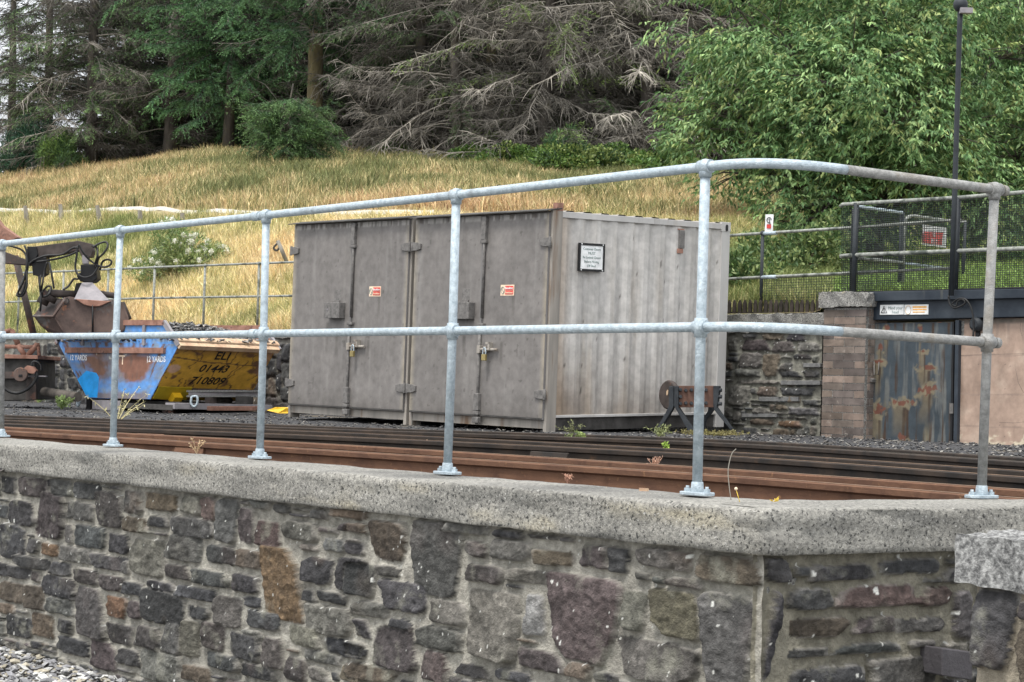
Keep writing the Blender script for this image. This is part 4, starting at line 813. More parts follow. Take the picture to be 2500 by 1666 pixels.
for ln in ([(2345, 868), (2420, 866), (2500, 862), (2640, 858)], [(2440, 1030), (2475, 1034), (2520, 1030), (2640, 1040)], [(2494, 782), (2491, 800), (2496, 822)], [(2480, 900), (2487, 935), (2500, 960)]):
    MB().tube([wz(x, y + random.uniform(-2, 2), .052) for x, y in ln], .007, 5).build('crack', 'contdark', sh)
for x0, y0, x1, y1 in ((2342, 784, 2352, 830),):
    slab('exposed_patch', [(x0, y1), (x1, y1 - 4), (x1 + 3, y0), (x0, y0)], .045, .02, 'coping', sh)
# flood lamp and cable on the beam
lm = thing('lamp_post', 'tall thin dark lamp post with a small lamp head rising beside the mesh gate', 'lamp post', tuple(wz(2320, 722, -.16)))
MB().tube([wz(2322, 722, -.16), wz(2330, 500, -.16), wz(2343, 60, -.16), wz(2345, 18, -.16)], .031, 10).build('pole', 'darkpost', lm)
q = wz(2345, 12, -.16); MB().ball(q, .085, 7, (1, 1, 1)).tube([q - Vector((0, 0, .07)), q + Vector((0, 0, .25))], .06, 10).build('lamp_head', 'darkpost', lm)
q = wz(2358, 27, -.16); MB().box((q.x - .07, q.y - .05, q.z - .03), (q.x + .07, q.y + .05, q.z + .03)).tube([wz(2345, 22, -.16), q], .015, 6).build('bracket_lamp', 'greysteel', lm)
cb = props(MB().tube(catmull([wz(x, y, -.10) for x, y in ((2316, 722), (2318, 740), (2328, 752), (2345, 748), (2356, 740), (2350, 731), (2338, 736), (2334, 748), (2325, 742), (2340, 730), (2358, 732), (2372, 755), (2377, 790), (2376, 822))], 5), .011, 6).build('cable', 'rubber'), 'black cable looping below the lamp post down the pink wall', 'cable')
bl = thing('bulkhead_lamp', 'round dark bulkhead lamp on the pink wall behind the last handrail post', 'lamp', tuple(wz(2388, 812, 0)))
q = wz(2388, 792, .04); MB().tube([q, q - WN * .05, q - WN * .09], [.085, .085, .05], 14).build('lamp_cover', 'darkpost', bl); MB().tube([q - Vector((0, 0, .07)), q - Vector((0, 0, .2))], .03, 8).build('bracket', 'black', bl)
# signs on the beam
s1 = thing('warning_sign', 'white mind your head sign with a black triangle on the beam above the door', 'sign', tuple(wz(2178, 770, -.03)))
slab('panel', [(2148, 769), (2206, 768), (2206, 744), (2149, 745)], -.027, .006, 'white', s1)
text('lettering', 'Mind your\nhead', .05, wz(2186, 757.5, -.029), WD, (0, 0, 1), 'greytext', s1, space=.95)
tri = [wz(2151.5, 764, -.030), wz(2165, 764, -.030), wz(2158.3, 748, -.030)]; MB().tube(tri + [tri[0]], .005, 4).tube([wz(2158.3, 762, -.03), wz(2158.3, 753, -.03)], .006, 4).build('triangle', 'black', s1)
s2 = thing('caution_sign', 'faded sign with amber lettering block beside the mind your head sign', 'sign', tuple(wz(2236, 770, -.03)))
slab('panel', [(2207.5, 768.5), (2266, 768), (2266.5, 743.5), (2208, 744.5)], -.027, .006, 'white', s2)
for y0, y1, x1 in ((748, 752, 2262), (754.5, 757.5, 2262), (761, 763.5, 2258)): slab('amber_line', [(2228, y1), (x1, y1 - .3), (x1, y0 - .3), (2228, y0)], -.030, .003, 'orange', s2)
c0 = wz(2217, 757, -.03); MB().tube([c0 + WD * .04 * math.cos(a) + Vector((0, 0, .05 * math.sin(a))) for a in [k * .524 for k in range(13)]], .004, 5).build('symbol', 'cream', s2)
# ---------------------------------------------------------------- mesh fenced platform above the shed
mf = thing('mesh_fence', 'tall dark pipe fence with green wire mesh on top of the low shed', 'fence', tuple(wz(2100, 712, .05)))
def tb(name, pts, r, m, parent, n=8): return MB().tube([p if isinstance(p, Vector) else wz(*p) for p in pts], r, n).build(name, m, parent)
O_ = .05
tb('rail', [(2052, 505, O_), (2057, 500, O_), (2091, 497.5, O_), (2345, 483, O_), (2500, 470, O_), (2700, 458, O_)], .024, 'fencem', mf)
tb('rail', [(2052, 626, O_), (2091, 623, O_), (2345, 613, O_), (2500, 607, O_), (2700, 600, O_)], .026, 'fencem', mf)
tb('post', [(2084, 714, O_), (2091, 496, O_)], .033, 'darkpost', mf); tb('post', [(2333, 712, O_), (2340, 482, O_)], .030, 'darkpost', mf); tb('post', [(2077, 714, O_ + .1), (2083, 510, O_ + .1)], .02, 'darkpost', mf)
tb('base_rail', [(1998, 717, O_), (2500, 703, O_), (2700, 698, O_)], .012, 'black', mf)
wire('wire', [wz(2055, 714, O_ + .03), wz(2700, 697, O_ + .03), wz(2700, 608, O_ + .03), wz(2055, 632, O_ + .03)], 118, 16, .0025, 'mesh', mf, 0)
wire('wire', [wz(2055, 614, O_ + .03), wz(2700, 592, O_ + .03), wz(2700, 468, O_ + .03), wz(2055, 508, O_ + .03)], 118, 21, .0025, 'mesh', mf, 0)
# return panel going back to the right, and the hinged gate
DB = (WN * .85 + WD * .52).normalized()
def retn(px, py, L_, py2, px2):   # point on plane then the second point at deeper distance
    return wz(px, py, O_), at(px2, py2, wz(px, py, O_).y + L_)
g = thing('return_fence', 'mesh panel running back from the tall dark pipe fence to the gate post', 'fence', tuple(wz(2100, 712, .1)))
ya = wz(2091, 600, O_).y; yb = ya + 1.7; yc = ya + 3.6
tb('rail', [at(2093, 505, ya + .1), at(2203, 520, yb)], .022, 'galv', g); tb('rail', [at(2093, 631, ya + .1), at(2203, 641, yb)], .022, 'fencem', g)
tb('post', [at(2203, 520, yb), at(2196, 712, yb)], .03, 'darkpost', g)
wire('wire', [at(2092, 712, ya + .1), at(2197, 706, yb), at(2203, 524, yb), at(2098, 512, ya + .1)], 16, 34, .0022, 'mesh', g, 0)
g = thing('mesh_gate', 'curved top tube gate with mesh infill carrying the red sign', 'gate', tuple(at(2208, 705, yb)))
tb('frame', [at(2203, 706, yb), at(2208, 560, yb), at(2209, 545, yb), at(2214, 532, yb + .05), at(2226, 527, yb + .15), at(2338, 543, yc), at(2360, 542, yc)], .022, 'fencem', g)
tb('rail', [at(2206, 643, yb), at(2340, 660, yc)], .018, 'galv', g); tb('frame', [at(2357, 542, yc), at(2350, 706, yc)], .025, 'darkpost', g)
wire('wire', [at(2207, 706, yb), at(2345, 704, yc), at(2350, 546, yc), at(2214, 535, yb)], 20, 26, .0018, 'mesh', g, 0)
s3 = thing('red_sign', 'red and white sign seen through the mesh on the gate', 'sign', tuple(at(2280, 605, yb + .9)))
Y_ = yb + .9; MB().prism([at(2250, 598, Y_ - .3), at(2310, 605, Y_ + .6), at(2311, 556, Y_ + .6), at(2252, 549, Y_ - .3)], Vector((.01, .02, 0))).build('panel', 'white', s3)
MB().prism([at(2254, 592, Y_ - .33), at(2306, 600, Y_ + .55), at(2307, 568, Y_ + .55), at(2256, 566, Y_ - .33)], Vector((.005, .01, 0))).build('red_panel', 'red', s3)
text('lettering', 'NO\nENTRY', .09, at(2281, 582, Y_ + .08), at(2306, 600, Y_ + .55) - at(2254, 592, Y_ - .33), (0, 0, 1), 'white', s3)

# ================================================================ buffer stop
bf0 = onz(1700, 1060, 0); BY = bf0.y
bt = thing('buffer_stop', 'low dark steel buffer stop with round buffer and splayed legs beside the right container', 'buffer stop', tuple(bf0))
Zx = lambda zx, zy: (1580 + zx / 8.713, 900 + zy / 8.711)
Yf = onz(1700, 1062, 0).y - .3
def bpz(zx, zy, dY=0): return at(*Zx(zx, zy), Yf + dY)
dpt = Vector((.10, .6, 0))
def leg(p, w_, nm='leg', m='black'):
    """bent flat-bar leg: outline in zoom pixels, extruded along its depth"""
    return MB().prism([bpz(*q) for q in p], Vector((.03, .09, 0))).build(nm, m, bt, .004)
mat['bufblk'] = M('buffer_black', [(.018, .021, .025), (.045, .05, .055)], 6, rough=.7)
leg([(460, 380), (560, 375), (560, 800), (520, 900), (180, 1425), (130, 1415), (410, 900), (460, 790)], 0, m='bufblk')
leg([(570, 375), (665, 375), (665, 830), (980, 1290), (985, 1420), (920, 1415), (600, 850), (570, 800)], 0, m='bufblk')
leg([(1405, 370), (1530, 370), (1530, 480), (1480, 830), (1890, 1400), (1940, 1420), (1860, 1415), (1430, 890), (1405, 800)], 0, m='bufblk')
MB().prism([bpz(*q, .25) for q in ((1300, 820), (1400, 820), (1390, 900), (1250, 1080), (1180, 1330), (1100, 1400), (1060, 1400), (1190, 1080), (1290, 900))], Vector((.03, .09, 0))).build('leg', 'bufblk', bt, .004)
MB().prism([bpz(640, 368, .03), bpz(1410, 368, .03), bpz(1410, 828, .03), bpz(640, 828, .03)], Vector((.02, .05, 0))).build('cross_beam', 'buf', bt, .004)
MB().prism([bpz(640, 368, .08), bpz(1410, 368, .08), bpz(1410, 390, .08), bpz(640, 390, .08)], Vector((.08, .35, 0))).build('top_plate', 'crane', bt)
bm_ = bt.children[-2]
for zx, zy in ((705, 450), (820, 465), (705, 600), (705, 745), (820, 735), (1250, 455), (1250, 735), (940, 455), (940, 740)):
    q = bpz(zx, zy, .03); MB().tube([q, q - Vector((0, .045, 0))], [.022, .017], 8).build('rivet', 'bufblk', bm_)
for zy in (460, 600, 750):
    q = bpz(1520, zy, .03); MB().tube([q + Vector((-.02, -.0, 0)), q + Vector((.035, -.02, 0))], .022, 8).build('rivet', 'bufblk', bm_)
# round buffer head: a disc facing left-front
c0 = bpz(455, 560, .20); ax = Vector((-.80, -.55, .0)).normalized(); mb = MB(); mb.tube([c0 + ax * -.03, c0 + ax * 0, c0 + ax * .02], [.170, .172, .155], 32); mb.build('buffer_head', 'crane', bt)
MB().tube([c0 - ax * .03, c0 - ax * .25], .06, 12).build('buffer_shank', 'bufblk', bt)
q = c0 + ax * .024; MB().prism([q + Vector((.03, -.05, z)) if 0 else q + ax * .001 + Vector((0, 0, 1)) * z + ax.cross(Vector((0, 0, 1))) * y_ for y_, z in ((.01, .04), (-.01, .06), (-.025, .05), (-.02, .01), (-.005, -.01), (.01, .0))], ax * .002).build('paint_patch', 'palerust', bt)

# ================================================================ skip on its wagon
SO = Vector((-4.9, 29.0, 0)); SU = -WD                                # t runs left/away along the skip, w across it
SWV = WN
def sk(t, w_, z): return SO + SU * t + SWV * w_ + Vector((0, 0, z))
sp = thing('skip', 'blue and yellow rusty skip heaped with grey rubble left of the containers', 'skip', tuple(sk(1.7, .9, .18)))
prof = [(.74, .19), (2.55, .17), (3.53, 1.06), (3.30, 1.37), (.42, 1.35), (0, 1.02)]
MB().prism([sk(t, 0, z) for t, z in prof], SWV * .012).build('side_panel', 'blue', sp)
def bcol(u, v, hi=False):
    c = np.ones(u.shape + (3,)) * np.array((.10, .27, .60)) * (.85 + .35 * fbm(u * 6, v * 6, 3))[..., None]
    c = lay(c, (.20, .27, .36), (fbm(u * 22, v * 7, 5) - .47) * 5 * .7)
    if hi: return lay(c, (.2, .11, .08), (fbm(u * 15, v * 5, 6) - .56) * 9)
    c = lay(c, (.20, .18, .165), blob(u, v, .5, .58, .50, .40, 7, .5) * .8)
    c = lay(c, (.20, .105, .07), blob(u, v, .31, .60, .16, .30, 8, .5)); c = lay(c, (.21, .10, .068), blob(u, v, .68, .55, .20, .36, 9, .45)); c = lay(c, (.19, .15, .13), blob(u, v, .5, .0, .6, .16, 10, .4) * .85)
    c = lay(c, (.15, .09, .07), (fbm(u * 40, v * 5, 11) - .58) * 9 * (v > .35)); c = lay(c, (.10, .28, .62), blob(u, v, .72, .2, .22, .13, 12, .3) * .7); c = lay(c, (.55, .55, .48), (vn(u * 60, v * 14, 13) > .93) * (np.abs(v - .78) < .12) * .9)
    return c
painted('side_sheet', sk(2.545, -.003, .175), sk(.745, -.003, .195), sk(0.01, -.003, 1.02), sk(3.52, -.003, 1.06), 130, 60, bcol, sp)
painted('upper_sheet', sk(3.52, -.003, 1.06), sk(0.01, -.003, 1.02), sk(.42, -.003, 1.35), sk(3.30, -.003, 1.37), 130, 20, lambda u, v: bcol(u, v, True), sp)
MB().prism([sk(t, 1.75, z) for t, z in prof], SWV * .012).build('side_panel', 'skiprust', sp)
def band(a, b, th, m, nm, o=0., w0=0., w1=1.762):
    (t0, z0), (t1, z1) = a, b; n = Vector((-(z1 - z0), 0, (t1 - t0))).normalized()
    q = [sk(t0, w0, z0), sk(t1, w0, z1)]; off = (SU * (-(z1 - z0)) + Vector((0, 0, t1 - t0))).normalized() * th
    return MB().prism([q[0], q[1], q[1] + off, q[0] + off], SWV * (w1 - w0)).build(nm, m, sp)
band(prof[0], prof[1], .012, 'skiprust', 'floor', w0=.012)
endp = band(prof[5], prof[0], .012, 'yellow', 'end_panel', w0=.012); band(prof[1], prof[2], .012, 'blue', 'end_panel', w0=.012)
# rims
def bar(name, pts, r, m, sq=True): return MB().tube(pts, r, 4 if sq else 8, smooth=False).build(name, m, sp)
bar('rim', [sk(-.01, -.02, 1.00), sk(-.01, 1.78, 1.00)], .055, 'palerust')
MB().prism([sk(-.02, -.02, 1.06), sk(.06, -.02, 1.12), sk(.06, 1.80, 1.12), sk(-.02, 1.80, 1.06)], (0, 0, .02)).build('rim_plate', 'palerust', sp)
bar('rim', [sk(3.54, -.02, 1.06), sk(3.54, 1.78, 1.06)], .05, 'skiprust')
for w_ in (-.03, 1.78):
    MB().prism([sk(.38, w_, 1.30), sk(3.34, w_, 1.32), sk(3.30, w_, 1.40), sk(.42, w_, 1.38)], SWV * .05).build('top_rim', 'skiprust', sp)
    MB().prism([sk(-.04, w_, 1.02), sk(.04, w_, .98), sk(.46, w_, 1.33), sk(.40, w_, 1.38)], SWV * .045).build('rim_slope', 'greysteel', sp)
    MB().prism([sk(3.57, w_, 1.06), sk(3.49, w_, 1.02), sk(3.26, w_, 1.33), sk(3.32, w_, 1.39)], SWV * .045).build('rim_slope', 'greysteel', sp)
for t_ in (.95, 2.72): MB().prism([sk(t_ - .035, -.03, 1.0), sk(t_ + .035, -.03, 1.0), sk(t_ + .035, -.03, 1.31), sk(t_ - .035, -.03, 1.31)], SWV * .028).build('rib', 'greysteel', sp)
MB().prism([sk(.36, -.05, .88), sk(3.20, -.05, .88), sk(3.20, -.05, .965), sk(.36, -.05, .965)], SWV * .048).build('rubbing_strip', 'skiprust', sp)
MB().prism([sk(2.55, -.006, .185), sk(2.25, -.006, .185), sk(2.22, -.006, .50), sk(2.30, -.006, .57), sk(2.6, -.006, .60), sk(2.86, -.006, .46)], SWV * .005).build('paint_patch', 'bluenew', sp)
for s_, t_, z_, sz_ in (('12 YARDS', 2.86, .80, .12), ('12 YARDS', .62, .79, .12), ('1TT', 1.66, .77, .20), ('1580', 3.08, 1.16, .11), ('SKIP HIRE', 2.0, 1.15, .13)):
    text('lettering', s_, sz_, sk(t_, -.004, z_), -SU, (0, 0, 1), 'cream' if s_ == '1TT' else 'white', sp, bold=True)
# lettering on the sloping yellow end
e0, e1 = Vector((0, 0, 0)), None; sl = (sk(.74, 0, .19) - sk(0, 0, 1.02)).normalized(); nrm = SWV.cross(-sl).normalized(); 
if nrm.dot(CAMP - sk(0, 0, 1)) < 0: nrm = -nrm
def ye(w_, d): return sk(0, w_, 1.02) + sl * d + nrm * .006
def ycol(u, v):
    c = np.ones(u.shape + (3,)) * np.array((.60, .345, .05)) * (.75 + .5 * fbm(u * 5, v * 5, 23))[..., None]
    c = lay(c, (.17, .09, .045), (fbm(u * 9, v * 7, 25) - .53) * 14 * (.35 + .65 * (np.abs(u - .5) * 1.6)) ); c = lay(c, (.06, .045, .04), blob(u, v, .12, .17, .22, .10, 27, .3)); c = lay(c, (.2, .11, .06), np.clip((v - .82) * 8, 0, 1) * .8)
    for k in range(9):
        cu = .1 + .095 * k; c = lay(c, (.09, .05, .035), (np.abs(u - cu - (fbm(v * 4 + k * 3, v * 0 + k, 30 + k) - .47) * .35) < .006) * .85 * (vn(v * 6, v * 0 + k, 41) > .4))
    c = lay(c, (.09, .05, .035), (np.abs(v - .78 + u * .12 - (fbm(u * 6, u * 0, 50) - .47) * .12) < .010) * .9); c = lay(c, (.62, .40, .28), blob(u, v, .07, .58, .07, .09, 51, .2, .3))
    return lay(c, (.42, .24, .17), np.clip((u - .9) * 9, 0, 1) * (fbm(u * 9, v * 9, 52) > .42))
painted('end_sheet', ye(.0, 1.10) - nrm * .002, ye(1.74, 1.10) - nrm * .002, ye(1.74, .02) - nrm * .002, ye(.0, .02) - nrm * .002, 110, 70, ycol, sp)
text('lettering', 'ELI', .22, ye(.86, .20), SWV, -sl, 'black', sp, bold=True)
text('lettering', '01443', .21, ye(.82, .46), SWV, -sl, 'black', sp, bold=True, shear=.2)
text('lettering', '710809', .21, ye(.82, .71), SWV, -sl, 'black', sp, bold=True, shear=.2)
MB().prism([ye(.02, 1.08), ye(.02, .84), ye(.62, .84), ye(.62, 1.10)], nrm * .01).build('lower_plate', 'yellow2', sp)
MB().prism([ye(.62, .86), ye(.62, .92), ye(1.62, .92), ye(1.62, .86)], nrm * .08).build('toe_bar', 'crane', sp)
MB().prism([ye(.30, 1.10) , ye(.30, .95), ye(.45, .95), ye(.45, 1.10)], nrm * .12).build('lug', 'yellowb', sp)
# rubble load
rub = MB(); 
def load():
    n = 26; V = []
    for j in range(n):
        for i in range(n):
            t = .06 + (3.42 - .06) * i / (n - 1); w_ = .02 + 1.72 * j / (n - 1)
            z = 1.06 + .26 * math.exp(-((t - 1.15) / .55) ** 2) * math.sin(math.pi * j / (n - 1)) ** .5 + .05 * math.exp(-((t - .6) / .4) ** 2) + .03 * random.random()
            z = min(z, 1.02 + max(0, min(t * .9, (3.5 - t) * 1.1)) + .16)
            V.append(tuple(sk(t, w_, z)))
    Fc = [(j * n + i, j * n + i + 1, (j + 1) * n + i + 1, (j + 1) * n + i) for j in range(n - 1) for i in range(n - 1)]
    return np.array(V), Fc
LV, LF = load(); props(npmesh('rubble', LV, LF, 'ballast', None, smooth=True), 'dark rubble bed filling the skip', 'rubble', kind='stuff')
def g3(rng, n):
    i = rng.integers(len(LV), size=n); return LV[i] + rng.normal(0, .04, (n, 3)) * (1, 1, .3) + (0, 0, .01)
pebbles('rubble_stones', 5000, g3, .042, 'pebble', [(.09, .09, .09), (.17, .17, .17), (.28, .27, .26), (.05, .05, .05), (.34, .31, .28)], 12, 'grey broken stone heaped in the blue skip')
# wagon under the skip
wg = thing('flat_wagon', 'low dark steel rail wagon carrying the blue skip', 'wagon', tuple(sk(1.6, .9, -.05)))
def wb(nm, t0, t1, w0, w1, z0, z1, m, bev=.004): return MB().prism([sk(t0, w0, z0), sk(t1, w0, z0), sk(t1, w0, z1), sk(t0, w0, z1)], SWV * (w1 - w0)).build(nm, m, wg, bev)
wb('underframe', .35, 2.9, .25, 1.5, .05, .165, 'contdark'); wb('end_beam', .05, .30, -.02, 1.75, .06, .15, 'greysteel')
wb('side_sill', 1.55, 2.35, -.03, .0, .0, .15, 'greysteel'); wb('side_sill', .1, 1.5, -.03, .0, .04, .12, 'contdark')
wb('headstock', 2.62, 2.75, .1, 1.6, -.02, .2, 'black')
for t_ in (.75, 2.2):
    for w_ in (.3, 1.2): 
        c0 = sk(t_, w_, .06); MB().tube([c0, c0 + SWV * .09], .13, 18).tube([c0 - SWV * .02, c0], .05, 10).build('wheel', 'crane', wg)
q = sk(2.72, -.06, .13); MB().tube(catmull([q + Vector((0, 0, .07)), q + SU * .04, q - Vector((0, 0, .09)), q - SU * .04, q + Vector((0, 0, .07))], 5), .02, 8).build('coupling', 'galv', wg)
# steel beam frame behind the skip end with its shackle
bs_ = thing('steel_beam', 'grey steel beams lying on blocks at the yellow end of the skip', 'beam', tuple(at(560, 985, 30)))
def bx2(nm, x0, x1, y0, y1, Y0, Y1, dep, m, par):
    a, b, c_, d_ = at(x0, y1, Y0), at(x1, y1, Y1), at(x1, y0, Y1), at(x0, y0, Y0); return MB().prism([a, b, c_, d_], Vector((.05, dep, 0))).build(nm, m, par, .004)
bx2('beam', 455, 628, 953, 958, 29.3, 30.4, .5, 'galvold', bs_); bx2('web', 460, 625, 958, 966, 29.34, 30.44, .3, 'greysteel', bs_); bx2('flange', 455, 628, 966, 970, 29.3, 30.4, .4, 'galvold', bs_)
bx2('block', 500, 514, 970, 992, 29.5, 29.6, .3, 'crane', bs_); bx2('block', 575, 604, 968, 996, 30, 30.1, .3, 'contdark', bs_)
q = at(474, 982, 29.2); MB().tube(catmull([q + Vector((-.04, 0, .08)), q + Vector((-.045, 0, -.02)), q + Vector((0, 0, -.07)), q + Vector((.045, 0, -.02)), q + Vector((.04, 0, .08)), q + Vector((-.04, 0, .08))], 5), .018, 8).build('shackle', 'galv', bs_)
pp = props(MB().tube([at(516, 978, 30), at(562, 979, 30.3)], .055, 10).build('pipe', 'bark'), 'short round pipe end lying under the grey steel beams', 'pipe')
rg_ = bx2('rusty_girder', 505, 622, 992, 1003, 28.6, 29.6, .25, 'skiprust', None); props(rg_, 'dull red rusty girder lying on the ballast by the skip', 'girder')
ysc = props(MB().prism([at(650, 1002, 27.2), at(672, 994, 27.4), at(700, 997, 27.6), at(702, 1008, 27.6), at(680, 1010, 27.2), at(662, 1005, 27.1)], Vector((.1, .3, 0))).build('yellow_scrap', 'yellowb', None, .01), 'bright yellow bent steel scrap on the ballast against the left container', 'scrap')
pl = props(MB().tube([at(108, 957, 31), at(190, 970, 30.2)], .075, 12).build('pole', 'bark'), 'grey brown round pole lying on the ground left of the blue skip', 'pole')

# ================================================================ crane with grab, crane wagon
cr = thing('crane_grab', 'brown hydraulic crane arm holding an open clamshell bucket above the skip', 'crane', tuple(at(100, 960, 31)))
YC = 30.4
def cp(nm, poly, m, dep=.2, Y=YC, bev=.008, par=None): return MB().prism([at(x, y, Y) for x, y in poly], Vector((.0, dep, 0))).build(nm, m, par or cr, bev)
cp('jib', [(-60, 500), (-20, 520), (0, 548), (45, 580), (0, 600), (-60, 560)], 'skiprust', .3)
cp('arm', [(-30, 600), (68, 636), (70, 604), (190, 588), (222, 595), (227, 612), (222, 628), (200, 628), (192, 612), (95, 632), (70, 648), (-30, 640)], 'crane', .22)
cp('knuckle', [(66, 602), (88, 602), (92, 622), (84, 640), (68, 640)], 'black', .3, YC - .05)
cp('cylinder_box', [(76, 628), (113, 628), (112, 668), (98, 676), (80, 672)], 'black', .25, YC - .03)
cp('link_plate', [(199, 622), (216, 622), (215, 645), (201, 645)], 'greysteel', .1)
cp('rotator', [(196, 646), (232, 645), (236, 668), (238, 680), (226, 690), (196, 688), (187, 676), (188, 668), (197, 666)], 'black', .3, YC - .05, .015)
strut = props(MB().tube([at(37, 625, 31.5), at(85, 830, 31.5)], .055, 8).build('prop_bar', 'crane', cr), None, None)
# pyramid hood
ap = [at(200, 690, YC - .1), at(226, 690, YC - .1), at(226, 690, YC + .2), at(200, 690, YC + .2)]; bs4 = [at(181, 731, YC - .35), at(270, 737, YC - .25), at(270, 737, YC + .55), at(181, 731, YC + .55)]
hd = MB(); hd.add(ap + bs4, [(0, 1, 2, 3), (0, 4, 5, 1), (1, 5, 6, 2), (2, 6, 7, 3), (3, 7, 4, 0), (7, 6, 5, 4)]); hd.build('hood', 'greysteel', cr)
cp('hood_skirt', [(183, 730), (270, 736), (243, 748), (225, 749), (206, 745)], 'skiprust', .5, YC - .36)
# clamshell halves: near plates + curved shells
def shell(nm, near, edge, dep=1.05, m='bucket'):
    P = [at(x, y, YC - .3) for x, y in near]; n = len(P); mb = MB(); D = Vector((-.35, dep, 0))
    mb.prism(P, Vector((-.01, .04, 0))); mb.prism([p + D for p in P], Vector((-.01, .04, 0)))
    for i in edge:
        a, b = P[i], P[(i + 1) % n]; o = (b - a).cross(D).normalized() * .03
        mb.prism([a, b, b + o, a + o], D)
    return mb.build(nm, m, cr)
shell('bucket_half', [(223, 812), (160, 812), (150, 800), (128, 770), (140, 745), (156, 727), (170, 724), (223, 735)], [0, 1, 2, 7])
shell('bucket_half', [(229, 812), (296, 812), (316, 795), (314, 775), (300, 738), (270, 732), (229, 737)], [0, 1, 2, 3])
# open mouth of the left half (seen from its end)
MB().prism([at(82, 772, YC - .1), at(131, 772, YC - .35), at(150, 805, YC - .35), at(160, 818, YC - .3), at(118, 812, YC + .2), at(98, 795, YC)], Vector((.02, .04, 0))).build('bucket_lip', 'bucket', cr)
MB().prism([at(82, 771, YC + .3), at(100, 745, YC + .6), at(112, 722, YC + .6), at(150, 730, YC + .5), at(128, 771, YC + .1)], Vector((.01, .05, 0))).build('bucket_inside', 'crane', cr)
MB().tube([at(82, 772, YC - .1), at(131, 773, YC - .35), at(160, 728, YC - .34)], .022, 6).build('bucket_rim', 'bucket', cr)
for a, b, r_ in (((118, 716), (185, 720), .065), ((118, 712), (102, 742), .09), ((236, 716), (292, 724), .05), ((125, 722), (118, 735), .11)): MB().tube([at(*a, YC + .3), at(*b, YC + .3)], r_, 10).build('ram', 'crane', cr)
MB().prism([at(182, 706, YC + .1), at(186, 692, YC + .1), at(200, 690, YC + .1), at(198, 712, YC + .1), at(181, 716, YC + .1)], Vector((0, .3, 0))).build('ram_bracket', 'black', cr)
q = at(162, 736, YC - .33); MB().tube([q + Vector((.04 * math.cos(a), 0, .05 * math.sin(a))) for a in [k * .6 for k in range(12)]], .008, 5).build('ring_mark', 'black', cr)
MB().tube([at(226, 745, YC - .35), at(226, 812, YC - .35)], .012, 6).build('split_shadow_bar', 'black', cr)  # black bar painting in the shadow of the split between the bucket halves
MB().tube([at(300, 738, YC + .5), at(318, 780, YC + .5)], .03, 6).build('rear_edge', 'crane', cr)
for hp in ([(15, 598), (55, 612), (66, 640), (60, 680), (45, 712), (42, 722), (55, 722), (65, 700), (66, 660), (76, 640), (110, 625), (150, 622), (178, 606), (192, 606)],
           [(60, 600), (66, 620), (64, 660), (50, 700), (44, 715), (52, 718), (63, 690), (68, 640)],
           [(190, 600), (187, 625), (184, 655), (192, 672), (210, 678), (228, 670), (240, 650)],
           [(192, 596), (205, 620), (225, 640), (250, 652), (268, 648), (272, 638), (262, 634), (250, 640), (244, 660)],
           [(224, 600), (236, 606), (238, 625), (232, 645)], [(226, 604), (245, 594), (260, 592), (262, 605), (250, 622), (240, 632), (236, 655)],
           [(95, 675), (98, 705), (100, 735), (98, 760)], [(100, 672), (97, 700), (103, 722)], [(120, 640), (126, 670), (132, 705)], [(103, 715), (115, 700), (125, 702), (118, 720), (104, 725), (103, 712)],
           [(190, 682), (180, 682), (168, 698), (155, 708)], [(115, 640), (108, 665), (104, 690), (100, 715)], [(88, 640), (130, 634), (165, 625), (190, 614)]):
    MB().tube(catmull([at(x, y, YC - .08 - .1 * random.random()) for x, y in hp], 5), .017, 6).build('hose', 'rubber', cr)
# crane wagon at the left edge
cwg = thing('crane_wagon', 'dark rail wagon with a round buffer plate and rubber brake hose at the left edge', 'wagon', tuple(at(20, 990, 31)))
YW = 31.0
def cw_(nm, poly, m, dep=.2, Y=YW, bev=.006): return MB().prism([at(x, y, Y) for x, y in poly], Vector((0, dep, 0))).build(nm, m, cwg, bev)
cw_('body', [(-90, 868), (84, 876), (86, 976), (-90, 982)], 'contdark', 1.4)
cw_('deck', [(-90, 862), (92, 868), (92, 877), (-90, 874)], 'skiprust', 1.6, YW - .1)
cw_('end_plate', [(66, 920), (88, 922), (88, 976), (62, 978)], 'crane', .1, YW - .05)
cw_('sole_bar', [(-90, 908), (60, 908), (60, 925), (-90, 925)], 'crane', .1, YW - .06)
for a, b, r_ in (((0, 846), (90, 848), .035), ((0, 815), (28, 806), .04), ((28, 806), (44, 840), .045), ((44, 842), (60, 868), .045), ((92, 840), (68, 868), .045), ((92, 838), (96, 870), .03), ((-10, 790), (-4, 866), .05)):
    MB().tube([at(*a, YW), at(*b, YW)], r_, 6).build('stay', 'skiprust', cwg)
q = at(50, 915, YW - .5); MB().tube([q + Vector((0, .06, 0)), q, q - Vector((0, .02, 0))], [.11, .112, .10], 24).build('buffer_plate', 'bucket', cwg); MB().tube([q + Vector((0, .05, 0)), q + Vector((0, .5, 0))], .05, 10).build('buffer_shank', 'contdark', cwg)
cw_('buffer_slot', [(45, 921), (55, 920), (54, 914), (45, 915)], 'black', .02, YW - .53)
MB().tube(catmull([at(x, y, YW - .4) for x, y in ((-20, 935), (5, 945), (27, 958), (48, 959), (70, 948), (84, 932), (90, 918), (87, 910), (82, 903))], 6), .025, 8).build('brake_hose', 'rubber', cwg)
cw_('coupler', [(58, 900), (66, 893), (80, 896), (88, 905), (84, 913), (70, 912)], 'skiprust', .15, YW - .45)
MB().tube(catmull([at(x, y, YW - .42) for x, y in ((78, 895), (80, 884), (90, 884), (99, 892), (100, 905))], 5), .014, 6).build('brake_hose', 'rubber', cwg)
cw_('step', [(68, 917), (113, 918), (113, 921), (68, 921)], 'greysteel', .1, YW - .3)
